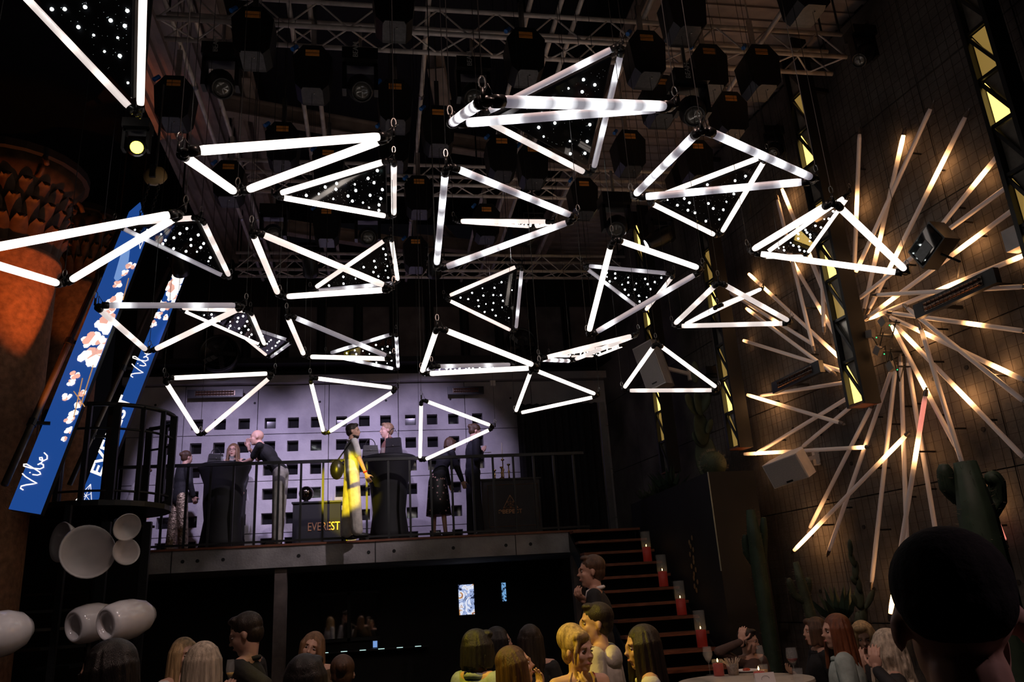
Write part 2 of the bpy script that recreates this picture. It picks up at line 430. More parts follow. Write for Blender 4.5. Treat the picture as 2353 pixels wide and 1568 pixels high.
# ---- black partition between stairs and right wall, plants on top
part = struct('wall_partition', MB().prism([Vector((4.02, 12.6, 0)), Vector((4.62, 12.6, 0)), Vector((4.62, 9.35, 0)), Vector((4.02, 9.35, 0))], (0, 0, 3.13)), DARKWALL)
LINEM = mat('teal_steel_edge', (0.25, 0.33, 0.35), 0.3, 0.6)
MB().bar((4.012, 9.345, 1.95), (4.012, 9.345, 3.13), .012).build('edge_strip', LINEM, part)
# ================================================================== LIGHT TUBES
def led_tube(name, a, b, r, parent, levels, colors, n=12, rings=28):
    """frosted tube with its own LED levels along the length (levels(t) -> rgb)"""
    a = Vector(a); b = Vector(b); mb = MB()
    pts = [a + (b - a) * (i / (rings - 1)) for i in range(rings)]
    mb.path(pts, [r * .8] + [r] * (rings - 2) + [r * .8], n)
    o = mb.build(name, LEDTUBE, parent, True)
    at_ = o.data.color_attributes.new('led_level', 'FLOAT_COLOR', 'POINT')
    buf = []
    for i in range(rings):
        c = levels(i / (rings - 1)); buf += [c[0], c[1], c[2], 1.0] * n
    at_.data.foreach_set('color', buf)
    return o
WARM = (1.0, 0.86, 0.74); COOL = (0.95, 0.97, 1.0); PALE = (1.0, 0.80, 0.68)
DIM = (0.15, 0.135, 0.165)
def level_fn(base, bands, col=WARM, peak=3.2, dim=DIM, width=.055, base_col=None):
    def f(t):
        v = base
        g = sum(math.exp(-((t - c) / w) ** 2) * k for c, w, k in bands)
        bc = base_col or col
        return tuple(dim[i] + bc[i] * v + col[i] * peak * g for i in range(3))
    return f
def bright(seed, base=1.45, col=WARM):
    rnd = random.Random(seed)
    return level_fn(base, [(rnd.random(), .07, .5) for _ in range(3)], col)
def banded(seed, k=4, base=0.0, col=COOL, peak=2.6):
    rnd = random.Random(seed)
    return level_fn(base, [((i + rnd.uniform(.15, .85)) / k, .05, rnd.uniform(.5, 1.2)) for i in range(k)], col, peak)
TR = 0.0215
def triangle(label, pts, mode, panel=False, gap=.075, group=None, wires=True):
    P = [at(*p) for p in pts]
    c = (P[0] + P[1] + P[2]) / 3
    nrm_ = (P[1] - P[0]).cross(P[2] - P[0]).normalized()
    if nrm_.z < 0: nrm_ = -nrm_
    root = thing('starry_panel_light' if panel else 'triangle_light', c, label, 'pendant light', group)
    for i in range(3):
        a, b = P[i], P[(i + 1) % 3]; d = (b - a).normalized(); md = mode[i]; sd = hash(label) % 1000 + i * 17 if False else sum(map(ord, label)) + i * 17
        if md == 'b': fn = bright(sd)
        elif md == 'w': fn = bright(sd, .85, PALE)
        elif md == 'm': fn = banded(sd, 3, .55, WARM, 1.6)
        elif md == 'd': fn = banded(sd, 2, .02, COOL, 1.6)
        else: fn = banded(sd, 5)
        led_tube('tube', a + d * gap, b - d * gap, TR, root, fn, None)
        inner = (c - a).normalized()
    for i in range(3):
        a = P[i]; mb = MB()
        d1 = (P[(i + 1) % 3] - a).normalized(); d2 = (P[(i + 2) % 3] - a).normalized()
        mb.ball(a + (d1 + d2) * .018, .022, 8, 6)
        for d in (d1, d2):
            mb.tube(a + d * .02, a + d * (gap - .018), .013, n=8); mb.tube(a + d * (gap - .03), a + d * (gap + .012), TR * 1.14, n=10)
        mb.tube(a, a + Vector((0, 0, .05)), .008, n=6)
        mb.path([a + d1 * .05 + Vector((0, 0, .02)), a + Vector((0.02, 0, .07)), a + d2 * .05 + Vector((0, 0, .02))], .003, 4)
        mb.build('corner_joint', PLASTIC, root, True)
        if wires:
            ring = [a + Vector((0.012 * math.cos(t), 0, .075 + .026 * math.sin(t))) for t in [k * math.pi / 5 for k in range(10)]]
            MB().path(ring, .003, 5, closed=True).build('carabiner', STEEL, root)
            MB().tube(a + Vector((0, 0, .1)), Vector((a.x, a.y, 8.1 if a.x > 3.1 else (8.34 if a.x < -1.8 else 9.54))), .0022, n=4).build('wire', BLACK, root)
    if panel:
        q = [c + (p - c) * .80 + nrm_ * .0 for p in P]
        pl = MB().prism([v - nrm_ * .006 for v in q], nrm_ * .012).build('star_panel', STARGLASS, root)
        fr = MB()
        for i in range(3): fr.bar(q[i] + nrm_ * .02, q[(i + 1) % 3] + nrm_ * .02, .018, .03, nrm_)
        fr.build('panel_frame', PLASTIC, root)
        rnd = random.Random(sum(map(ord, label)))
        big = MB(); small = MB()
        X = (P[1] - P[0]).normalized(); Yv = nrm_.cross(X)
        def pt():
            u, v = rnd.random(), rnd.random()
            if u + v > 1: u, v = 1 - u, 1 - v
            return c + ((P[0] * (1 - u - v) + P[1] * u + P[2] * v) - c) * .74
        got = []
        for tries in range(900):
            q_ = pt()
            if len(got) < 20 and all((q_ - g).length > .085 for g in got): got.append(q_)
        for k, q_ in enumerate(got): big.ball(q_ - nrm_ * .008, .0095 if k % 4 else .006, 8, 5)
        for k in range(90): small.ball(pt() - nrm_ * .007, .0016, 4, 3)
        tag(big.build('led_star', STAR, pl), kind='stuff'); tag(small.build('led_dust', STARDIM, pl), kind='stuff')
    return root
TRI = [
 ('starry triangular light cut off by the top left corner', [(322,272,4.76),(8,-60,4.55),(332,-160,4.18)], 'mbb', 1),
 ('large bright white triangle light right of the yellow spotlight', [(410,350,3.38),(545,445,4.42),(905,312,3.99)], 'bbb', 0),
 ('starry panel triangle just under the large bright upper left triangle', [(625,450,5.99),(905,365,5.64),(905,500,6.64)], 'bmb', 1),
 ('bright triangle light running off the left edge before the orange column', [(425,487,4.32),(145,655,4.74),(-92,584,3.69)], 'bbb', 0),
 ('starry panel triangle overlapping the top of the nearer blue banner', [(262,515,6.81),(462,500,6.32),(530,642,7.28)], 'wmd', 1),
 ('warm triangle light whose lower left corner catches the yellow beam, right of the banners', [(577,528,5.14),(642,683,6.11),(905,665,5.65)], 'wbw', 0),
 ('starry panel triangle crossed by the warm upper middle triangle', [(712,670,8.03),(898,543,7.72),(915,650,8.7)], 'wbd', 1),
 ('dim banded triangle light in the middle above the edge on panel', [(1025,378,4.61),(1002,622,5.5),(1330,502,5.23)], 'xxx', 0),
 ('starry panel triangle seen edge on inside the dim middle triangle', [(1042,508,7.82),(1275,510,7.44),(1230,521,8.48)], 'www', 1),
 ('nearest triangle light with thick banded tubes at top centre', [(1110,232,2.72),(1555,245,3.38),(1035,285,3.74)], 'xxx', 0),
 ('large starry panel with unlit lavender tubes at top centre', [(1098,268,5.32),(1432,100,5.13),(1360,405,5.91)], 'ddm', 1),
 ('banded triangle light in front of the upper right starry panel', [(1612,295,3.78),(1452,455,4.81),(1880,415,4.44)], 'xxx', 0),
 ('wide starry panel behind the banded upper right triangle', [(1485,462,6.77),(1765,355,6.56),(1652,545,7.43)], 'bbb', 1),
 ('bright triangle light in front of the left edge of the wall starburst', [(1915,463,4.68),(1720,580,5.69),(2090,630,5.3)], 'bbb', 0),
 ('narrow starry panel inside the bright triangle by the wall starburst', [(1748,590,7.96),(1955,443,7.82),(1850,590,8.71)], 'bbb', 1),
 ('warm triangle light with one unlit lower tube right of centre', [(1408,548,5.58),(1350,775,6.36),(1617,620,6.24)], 'bdb', 0),
 ('starry panel with thin dim tubes behind the warm right of centre triangle', [(1338,610,8.86),(1550,630,8.39),(1480,718,9.36)], 'dmd', 1),
 ('softly lit triangle light left of the wall starburst', [(1652,648,6.37),(1545,750,7.35),(1822,743,6.97)], 'mmm', 0),
 ('tilted narrow panel light seen through the softly lit right triangle', [(1570,748,9.87),(1755,662,9.57),(1650,705,8.85)], 'wbb', 1),
 ('brightest triangle light over the middle of the balcony wall', [(1005,752,5.85),(968,860,6.8),(1240,845,6.48)], 'bbb', 0),
 ('flat panel light showing just above the lower tube of the brightest balcony triangle', [(975,862,8.58),(1185,838,8.24),(992,843,7.56)], 'ddd', 1),
 ('steep starry panel hanging alone in the centre', [(1020,685,9.61),(1200,607,9.36),(1185,765,10.03)], 'wdw', 1),
 ('small triangle light in front of the hanging white loudspeaker', [(1508,788,7.89),(1430,898,8.78),(1655,897,8.41)], 'bmb', 0),
 ('flat triangle light seen edge on left of the hanging white loudspeaker', [(1238,826,7.77),(1312,830,8.74),(1468,768,7.95)], 'xmw', 0),
 ('tiny edge on panel light beneath the flat triangle near the loudspeaker', [(1262,818,10.92),(1370,818,11.68),(1437,792,10.69)], 'wbw', 1),
 ('small bright triangle light before the black curtain', [(1222,848,8.67),(1183,952,9.53),(1378,910,9.26)], 'bbb', 0),
 ('small bright triangle light in front of the two women on the balcony', [(968,918,9.24),(965,1062,9.88),(1138,982,9.73)], 'bbb', 0),
 ('small bright triangle light above the bearded man in white', [(712,868,8.39),(745,1000,9.18),(915,893,9.0)], 'bbb', 0),
 ('small bright triangle light above the bald man on the balcony', [(376,870,7.21),(460,1003,8.05),(632,858,7.88)], 'bwb', 0),
 ('half lit triangle light over the left half of the balcony wall', [(658,722,6.75),(700,820,7.73),(905,825,7.25)], 'wbd', 0),
 ('densely banded starry panel behind the half lit triangle', [(748,815,10.21),(910,765,9.86),(915,850,10.79)], 'xxx', 1),
 ('half dim triangle light crossing both blue banners', [(218,702,5.53),(342,810,6.53),(565,702,6.17)], 'mwd', 0),
 ('starry panel behind the triangle that crosses the blue banners', [(408,708,8.75),(575,715,8.3),(610,797,9.27)], 'wwb', 1),
 ('smallest starry panel half hidden left of the half lit triangle', [(508,732,10.92),(672,785,10.84),(620,823,11.69)], 'ddw', 1),
]
for lb, pts, md, pn in TRI:
    triangle(lb, pts, md, bool(pn), group='starry panel lights' if pn else 'triangle tube lights')

# ---- starburst of tubes on the right wall
LIT = (1.0, 0.47, 0.17); TUBE_DIM = (0.042, 0.026, 0.022)
CAPM = mat('metal_cap', (0.25, 0.22, 0.21), 0.35, 0.8, 0.2, 20)
def wall_tube(x0, y0, x1, y1, off, bands, label, pink=None):
    a = on_wall(x0, y0, off); b = on_wall(x1, y1, off + .03)
    root = thing('starburst_tube', (a + b) / 2, 'starburst wall tube, ' + label, 'tube light', 'starburst wall tubes')
    f0 = level_fn(0, [(t, w * .66, k) for t, w, k in bands], LIT, 15.0, TUBE_DIM)
    def f(t):
        c = f0(t)
        if pink and pink[0] < t < pink[1]: c = (c[0] * .4 + .85, c[1] * .4 + .22, c[2] * .4 + .16)
        return c
    d = (b - a).normalized()
    led_tube('tube', a, b, .023, root, f, None, 10, 34)
    MB().tube(a, a - d * .06, .024, .020, 10).tube(a - d * .06, a - d * .085, .010, n=6).build('end_cap', CAPM, root)
    MB().tube(b, b + d * .06, .024, .020, 10).tube(b + d * .06, b + d * .085, .010, n=6).build('end_cap', CAPM, root)
    for t in (.25, .75):
        p = a + (b - a) * t
        MB().tube(p + Vector(WALL_N) * (off + .03 * t - .012), p + Vector(WALL_N) * .015, .010, n=6).build('bracket', PLASTIC, root)
WT = [
 (1975,309,1963,625,.10,[(.52,.10,1)],'upright just right of the tallest black post, lit in the middle'),
 (2076,311,1986,709,.06,[(.03,.10,1),(.62,.08,.8)],'steep and lit at its upper tip'),
 (2138,250,1967,625,.14,[(.97,.06,.4)],'unlit and reaching highest of all'),
 (2218,269,1998,709,.08,[(.25,.09,1.1),(.72,.07,1)],'second highest, lit near the top'),
 (2350,288,2151,533,.10,[(.46,.10,1.1)],'ending above the black floodlight, lit halfway'),
 (2113,579,1975,686,.16,[],'short unlit piece below the black floodlight'),
 (2353,401,2162,541,.14,[],'unlit beside the black floodlight, running off the right edge'),
 (2353,464,1996,728,.10,[(.30,.08,1.2),(.83,.06,.8)],'lit just right of the black floodlight'),
 (2353,587,1998,732,.06,[(.02,.05,.8),(.42,.09,1),(.96,.06,1)],'passing over the large heater, lit in three places'),
 (2353,659,2017,678,.18,[],'nearly level and unlit above the large heater'),
 (2353,761,2052,720,.12,[(.33,.07,1.1)],'nearly level below the large heater, lit near the right'),
 (2086,709,2353,923,.18,[],'long and unlit, falling to the right edge'),
 (2046,729,2353,874,.08,[(.30,.08,1),(.86,.07,1.1)],'falling to the right, lit at both quarters'),
 (2059,749,2353,1053,.10,[(.14,.07,.9),(.58,.08,1.2)],'falling steeply to the right, lit past its middle'),
 (2050,749,2198,1030,.06,[(.03,.07,1),(.52,.09,1)],'steep, lit at its top and at its middle'),
 (2117,758,2211,1066,.16,[(.05,.03,.1)],'unlit, ending above the large cactus'),
 (2086,834,2151,1227,.08,[],'unlit, hanging left of the large cactus'),
 (2070,832,2084,1249,.12,[],'upright and unlit, ending behind the near head'),
 (2057,852,2003,1338,.16,[],'longest unlit one pointing down'),
 (2050,847,1905,1265,.10,[],'unlit, leaning down left with a dark end cap'),
 (2001,937,1861,1213,.06,[(.85,.12,.10)],'unlit, starting behind the lower end of the tallest black post'),
 (2082,1001,1825,1265,.20,[(.10,.10,1.0),(.86,.14,1.3)],'lowest diagonal one, lit at both ends'),
 (2126,910,2046,1410,.24,[(.24,.07,.9),(.90,.13,1.3)],'with a pink upper part and lit lower end beside the near head',(.03,.20)),
 (1990,1028,1711,1044,.18,[(.02,.05,.8),(.78,.16,1.0)],'level above the lower white loudspeaker'),
 (1979,896,1736,1044,.10,[(.97,.06,.3)],'unlit, sloping down left above the lower white loudspeaker'),
 (1983,912,1845,1026,.06,[],'short and unlit, ending on the lower white loudspeaker'),
 (1930,972,1718,908,.16,[(.80,.22,.9)],'sloping up left, lit over its left half'),
 (1974,874,1749,910,.06,[],'nearly level and unlit under the small heater'),
 (1709,783,1972,865,.10,[(.0,.04,.4),(.95,.06,.5)],'passing over the small heater'),
 (1715,709,1912,856,.14,[(.05,.05,.6)],'above the small heater, unlit but for its tip'),
 (1721,630,1968,858,.08,[(.03,.06,1.1),(.20,.05,.6),(.88,.12,1.2)],'long diagonal lit at both ends, left of the tallest post'),
 (1797,435,1945,800,.12,[(.06,.08,1),(.30,.05,.5),(.93,.08,.9)],'left of the tallest post, lit at its upper end'),
 (1787,460,1868,797,.18,[],'thin unlit one furthest left in the upper part'),
 (1810,583,1966,850,.06,[(.12,.06,1),(.55,.06,.6),(.92,.10,1.2)],'left of the tallest post, lit in three places'),
 (1856,575,1964,845,.16,[(.05,.05,.6),(.90,.08,1)],'shorter one left of the tallest post, lit low down'),
 (1877,305,1893,752,.20,[],'upright unlit one left of the tallest post'),
 (1678,673,1870,793,.10,[(.60,.05,.5)],'furthest left one, unlit with one warm spot'),
 (2255,1105,2308,1244,.08,[(.30,.35,.9)],'short lit one showing behind the large cactus arm',(.55,1.0)),
]
for w in WT: wall_tube(*w)
# ---- black post boxes with triangular lattice windows on the right wall
def proj(P):
    c = CAM_M.T @ (np.array(P) - CAM_P); return IMG_W / 2 + FOC * c[0] / -c[2], IMG_H / 2 - FOC * c[1] / -c[2]
def lattice_post(s, z0, z1, label, seed):
    # the posts stand clear of the wall so that the starburst tubes pass behind them
    G = .30; q_ = on_wall(*proj(wall_pt(s, z0, .1)), G + .1); z0 = q_.z; s = float((np.array(q_) - WALL_P) @ -WALL_D)
    root = thing('lattice_post', wall_pt(s, z0, G + .1), label, 'wall post', 'lattice window posts')
    wd, pr = .24, .20
    body = MB()
    a, b = s - wd / 2, s + wd / 2
    for q in (a, b):      # two side boards
        body = MB().prism([wall_pt(q - .02, z0, G), wall_pt(q + .02, z0, G), wall_pt(q + .02, z0, G + pr), wall_pt(q - .02, z0, G + pr)], (0, 0, z1 - z0))
        body.build('side_board', DARKWALL if q == b else BLACK, root)
    MB().prism([wall_pt(a, z0, G + .012), wall_pt(b, z0, G + .012), wall_pt(b, z0, G + .03), wall_pt(a, z0, G + .03)], (0, 0, z1 - z0)).build('back_board', DARKWALL, root)
    MB().prism([wall_pt(a, z0, G), wall_pt(b, z0, G), wall_pt(b, z0, G + pr), wall_pt(a, z0, G + pr)], (0, 0, .02)).build('bottom_board', WOOD, root)
    rnd = random.Random(seed); z = z0 + .02; k = 0; step = .235
    while z + 2 * step < z1:
        o = G + pr - .06
        for t in range(2):
            if t == 0: tri = [wall_pt(a + .03, z + .015, o), wall_pt(b - .03, z + .015, o), wall_pt(a + .03, z + step * 2 - .03, o)]
            else: tri = [wall_pt(b - .03, z + .035, o), wall_pt(b - .03, z + 2 * step - .015, o), wall_pt(a + .04, z + 2 * step - .015, o)]
            m_ = YLIGHT if (t == 0 and k % 3 == seed % 3) else (YDIM if rnd.random() < .4 else GREYPANE)
            MB().prism(tri, Vector(WALL_N) * .01).build('pane', m_, root)
        MB().bar(wall_pt(a, z, G + pr - .03), wall_pt(b, z, G + pr - .03), .02, .03).build('lattice_bar', BLACK, root)
        MB().bar(wall_pt(b, z + .02, G + pr - .03), wall_pt(a, z + 2 * step, G + pr - .03), .02, .03).build('lattice_bar', BLACK, root)
        z += 2 * step; k += 1
    for zz in (z1 - .15, z1 - .6):
        MB().bar(wall_pt(s, zz, G), wall_pt(s, zz, .012), .05).build('bracket', BLACK, root)
    return root
lattice_post(6.90, 3.55, 7.95, 'tall black wall post with lit triangular panes through the starburst', 0)
lattice_post(4.45, 3.55, 7.95, 'second black lattice post, at the left rim of the starburst', 1)
lattice_post(2.42, 3.55, 7.95, 'farthest black lattice post behind the hanging loudspeaker', 2)
lattice_post(9.35, 3.55, 7.95, 'black lattice post at the upper right corner', 1)
# ================================================================== TEXT
def text_pts(body, size, depth, bevel=0.0, shear=0.0, align='LEFT'):
    cu = bpy.data.curves.new('lettering', 'FONT'); cu.body = body; cu.size = size; cu.extrude = depth; cu.shear = shear
    cu.align_x = align; cu.resolution_u = 3; cu.offset = bevel
    o = bpy.data.objects.new('lettering', cu); COL.objects.link(o)
    bpy.context.view_layer.update()
    me = bpy.data.meshes.new_from_object(o.evaluated_get(bpy.context.evaluated_depsgraph_get()))
    vs = [v.co.copy() for v in me.vertices]; fs = [tuple(p.vertices) for p in me.polygons]
    bpy.data.objects.remove(o); bpy.data.curves.remove(cu); bpy.data.meshes.remove(me)
    return vs, fs
def text_on(body, size, origin, ux, uy, material, parent, name='lettering', depth=.002, bevel=0.0, shear=0.0, align='LEFT', squeeze=1.0):
    vs, fs = text_pts(body, size, depth, bevel, shear, align)
    ux = Vector(ux).normalized(); uy = Vector(uy).normalized(); uz = ux.cross(uy)
    mb = MB(); mb._add([Vector(origin) + ux * v.x * squeeze + uy * v.y + uz * v.z for v in vs], fs)
    return mb.build(name, material, parent)

# ================================================================== CEILING RIG
def box_truss(x0, x1, y, z, label, w=.29):
    root = thing('lighting_truss', ((x0 + x1) / 2, y, z), label, 'truss', 'aluminium box trusses')
    for dy in (0, w):
        for dz in (0, w):
            MB().tube((x0, y + dy, z + dz), (x1, y + dy, z + dz), .025, n=10).build('chord', ALU, root, True)
    n = int((x1 - x0) / .29); st_ = (x1 - x0) / n
    proto = {}
    for i in range(n):
        a = x0 + i * st_; fl = i % 2
        for key, p, q in (('n', (y, z), (y, z + w)), ('b', (y, z), (y + w, z)), ('f', (y + w, z), (y + w, z + w))):
            k = (key, fl)
            if k not in proto:
                A = Vector((a, *p)); B = Vector((a + st_, *q))
                if fl: A, B = Vector((a, *q)), Vector((a + st_, *p))
                proto[k] = (MB().tube(A, B, .009, n=6).build('brace', ALU, root), a)
            else:
                o, a0 = proto[k]; c = o.copy(); COL.objects.link(c); c.location = (a - a0, 0, 0)
    for x in (x0 + .02, (x0 + x1) / 2, x1 - .02):
        for dy in (0, w):
            MB().tube((x, y + dy, z + w), (x, y + dy, 9.55), .012, n=6).build('hanger', BLACK, root)
    return root
def tz(px, py, z): return on_z(px, py, z).y
box_truss(-2.0, 5.0, tz(1050, 80, 7.1), 7.1, 'nearest aluminium truss across the very top of the picture')
box_truss(-1.9, 4.6, tz(1020, 425, 7.1), 7.1, 'middle aluminium truss above the dim middle triangle')
box_truss(-2.25, 4.3, tz(1000, 622, 7.1), 7.1, 'farthest aluminium truss in front of the dark boarded wall')
px_pipes = [(385, 20, 'leftmost'), (440, 20, 'second from left'), (665, 20, 'third from left'), (712, 20, 'fourth from left'), (975, 130, 'middle'),
            (1215, 20, 'fifth from right'), (1285, 20, 'fourth from right'), (1330, 20, 'third from right'), (1440, 130, 'second from right')]
pipe_x = []
for px, py, nm in px_pipes:
    x = on_z(px, py, 7.445).x; pipe_x.append(x)
    r = thing('rigging_pipe', (x, 8.5, 7.445), 'scaffold pipe running into depth over the trusses, %s' % nm, 'pipe', 'rigging pipes')
    MB().tube((x, 4.2, 7.445), (x, 13.6, 7.445), .026, n=10).build('pipe', ALU, r, True)
    for y in (5.5, 8.0, 11.2):
        MB().lathe([(.031, -.03), (.036, -.03), (.036, .03), (.031, .03)], (x, y, 7.445), (0, 1, 0), 8).build('clamp', STEEL, r)
r = thing('rigging_pipe', on_z(1720, 130, 7.3), 'scaffold pipe slanting beside the right hand winches', 'pipe', 'rigging pipes')
MB().tube(on_z(1835, -30, 7.3), on_z(1560, 375, 7.3), .026, n=10).build('pipe', ALU, r, True)
# winches that carry the moving triangle lights
win = [(581,36),(399,193),(450,229),(670,77),(718,124),(908,201),(973,223),(649,298),(754,353),(1007,260),(1208,83),(1272,111),(1153,326),(1448,315),
       (1486,89),(1565,82),(1750,121),(1680,228),(1604,338),(1574,386),(750,488),(781,514),(963,419),(955,557),(1118,483),(1162,496),(1342,424),(1390,432),
       (905,-35),(980,-10),(1575,-20),(1640,5),(1855,-70),(1705,190),(1630,120),(1225,345),(905,300),(525,385),(1520,190)]
ORD = ['first', 'second', 'third', 'fourth', 'fifth', 'sixth', 'seventh', 'eighth', 'ninth', 'tenth', 'eleventh', 'twelfth', 'thirteenth', 'fourteenth', 'fifteenth']
wp = []
for p in win:
    q = on_z(*p, 6.86)
    if all((q - w).length > .42 for w in wp): wp.append(q)
rows = {0: [], 1: [], 2: []}
for q in wp: rows[0 if q.y < 7.6 else (1 if q.y < 9.4 else 2)].append(q)
def make_winch(q, label):
    r = thing('winch', q, label, 'winch', 'black winch housings')
    o2 = [(-.09, .10), (.09, .10), (.185, -.03), (.155, -.34), (.10, -.40), (-.10, -.40), (-.155, -.34), (-.185, -.03)]
    MB().prism([q + Vector((x, .0, z)) for x, z in o2], (0, .26, 0)).build('housing', PLASTIC, r)
    MB().prism([q + Vector((x, y, -.405)) for x, y in ((-.10, .02), (-.08, -.03), (.08, -.03), (.10, .02), (.10, .22), (-.10, .22))], (0, 0, .012)).build('bottom_plate', GREYPLATE, r)
    MB().box(q + Vector((0, -.003, .03)), (.13, .006, .028)).build('sticker', ORANGE_LABEL, r)
    MB().box(q + Vector((0, -.003, -.008)), (.13, .006, .028)).build('sticker', ORANGE_LABEL, r)
    MB().tube(q + Vector((-.15, .03, .10)), q + Vector((-.19, .0, .04)), .022, n=8).build('connector', BLUECON, r)
    MB().bar(q + Vector((0, .13, .09)), q + Vector((0, .13, .50)), .05, .03).bar(q + Vector((0, .13, .5)), q + Vector((0, .13, 1.20)), .012).build('hook_clamp', STEEL, r)
    MB().ball(q + Vector((.02, .05, -.41)), .008, 6, 4).build('eyelet', STEEL, r)
    MB().tube(q + Vector((.0, .05, -.41)), q + Vector((0, .05, -1.1)), .002, n=4).build('wire', BLACK, r)
    return r
first = None
nm = ['nearest row', 'middle row', 'farthest row']
for k in rows:
    for i, q in enumerate(sorted(rows[k], key=lambda v: v.x)):
        lb = 'black winch box, %s from left in the %s' % (ORD[i], nm[k])
        if first is None: first = make_winch(q, lb); q0 = q
        else: c = copy_tree(first); c.location = q; c['label'] = lb
# moving heads
LENS = mat('lamp_lens', (0.10, 0.095, 0.085), 0.12, 0.2, coat=.6)
LETTER = mat('pale_print', (0.45, 0.44, 0.43), .6)
LENS_ON = mat('lit_lens', (1, 1, 1), .3, emit=(1.0, .97, 1.0), estr=14)
LENS_Y = mat('lit_yellow_lens', (1, .8, .1), .3, emit=(1.0, .80, .05), estr=9)
def moving_head(p, aim, label, lens=None, sc=1.0, hang=True, word=False):
    p = Vector(p); r = thing('moving_head', p, label, 'stage light', 'moving head lights')
    MB().box(p + Vector((0, 0, -.05 * sc)), (.34 * sc, .24 * sc, .13 * sc)).build('base', PLASTIC, r)
    yk = MB(); dn = Vector((0, 0, -1))
    for sx in (-1, 1): yk.bar(p + Vector((sx * .15 * sc, 0, -.1 * sc)), p + Vector((sx * .15 * sc, 0, -.42 * sc)), .04 * sc, .12 * sc, (0, 1, 0))
    yk.bar(p + Vector((-.16 * sc, 0, -.13 * sc)), p + Vector((.16 * sc, 0, -.13 * sc)), .12 * sc, .05 * sc); yk.build('yoke', PLASTIC, r)
    c = p + Vector((0, 0, -.36 * sc)); d = (Vector(aim) - c).normalized()
    h = MB().lathe([(.0, -.16 * sc), (.10 * sc, -.15 * sc), (.125 * sc, -.05 * sc), (.125 * sc, .10 * sc), (.10 * sc, .22 * sc), (.10 * sc, .27 * sc), (.085 * sc, .27 * sc), (.08 * sc, .25 * sc)], c, d, 16).build('head', PLASTIC, r, True)
    MB().lathe([(0, .258 * sc), (.05 * sc, .256 * sc), (.08 * sc, .25 * sc), (.08 * sc, .245 * sc), (0, .245 * sc)], c, d, 16).build('lens', lens or LENS, h, True)
    if word: text_on('BEAM', .07 * sc, p + Vector((-.02 * sc, -.125 * sc, -.105 * sc)), (0, 0, 1), (-1, 0, 0), LETTER, r)
    if hang: MB().tube(p, p + Vector((0, 0, .35)), .018, n=6).build('hook', STEEL, r)
    return r
def below(px, py, z): return on_z(px, py, z)
moving_head(below(828, 130, 6.9), below(870, 300, 5.0), 'black moving head marked BEAM pointing down, top left of centre', word=True)
moving_head(below(512, 118, 6.9), below(530, 260, 5.6), 'black moving head marked BEAM with a round lens, left of the winches', word=True)
moving_head(below(1085, 150, 6.9), below(1095, 300, 5.0), 'black moving head behind the left end of the nearest triangle', word=True)
moving_head(at(1578, 178, 7.6), at(1625, 330, 6.4), 'black moving head above the apex of the banded upper right triangle', word=True)
moving_head(at(1515, 490, 11.2), at(1420, 600, 11.0), 'moving head with its lens lit white, right of centre', LENS_ON)
moving_head(at(630, 480, 10.5), at(640, 560, 7.4), 'black moving head with round lens behind the upper left starry panel')
moving_head(at(845, 488, 10.6), at(855, 560, 7.5), 'black moving head with round lens under the upper left starry panel')
moving_head(at(1410, 455, 9.2), at(1415, 620, 7.0), 'black moving head above the warm right of centre triangle')
wl = moving_head(on_wall(1975, 72, .32), at(1925, 200, 8), 'small black spotlight high on the right wall', sc=.8, hang=False)
MB().bar(on_wall(1975, 72, .3), on_wall(1985, 60, 0.02), .05).build('bracket', BLACK, wl)
wl = moving_head(on_wall(1770, 300, .30), at(1740, 450, 8), 'small black spotlight on the wall left of the tallest post', sc=.8, hang=False)
MB().bar(on_wall(1770, 300, .28), on_wall(1785, 290, 0.02), .05).build('bracket', BLACK, wl)
wl = moving_head(on_wall(1636, 848, .34), at(1600, 900, 9), 'small black spotlight beside the second lattice post', sc=.8, hang=False)
MB().bar(on_wall(1636, 848, .3), on_wall(1648, 841, 0.02), .05).build('bracket', BLACK, wl)
YL = moving_head(at(318, 284, 5.1), at(420, 380, 2.2), 'stage light with glowing yellow lens at upper left', LENS_Y, .48)
MB().tube(at(318, 284, 5.1), Vector((at(318, 284, 5.1).x, at(318, 284, 5.1).y, 8.2)), .015, n=6).build('drop_pipe', BLACK, YL)
def par_can(loc, target, label):
    o = Vector(loc); d = (Vector(target) - o).normalized(); r = thing('par_lamp', o, label, 'stage light', 'par lamps')
    MB().lathe([(0, -.34), (.06, -.33), (.10, -.26), (.105, -.02), (.11, .06), (.10, .06), (.095, -.04), (0, -.05)], o, d, 16).build('can', PLASTIC, r, True)
    MB().lathe([(0, -.045), (.09, -.045), (.09, -.04), (0, -.04)], o, d, 16).build('lens', mat('white_lamp_glass', (.9, .9, .9), .3, emit=(.9, .85, 1.0), estr=1.0), r)
    MB().path([o - d * .2 + Vector((-.13, 0, 0)), o - d * .2 + Vector((-.13, 0, .2)), o - d * .2 + Vector((.13, 0, .2)), o - d * .2 + Vector((.13, 0, 0))], .01, 5).build('yoke', BLACK, r)
    MB().tube(o - d * .2 + Vector((0, 0, .2)), Vector((o.x - d.x * .2, o.y - d.y * .2, 9.56)), .014, n=6).build('hanger', BLACK, r)
for (l_, t_), lb in zip(WASH, ('left', 'middle', 'right')): par_can(l_, t_, '%s one of three par lamps washing the balcony wall' % lb)
par_can(*FRONT, 'par lamp lighting the balcony guests from the front')
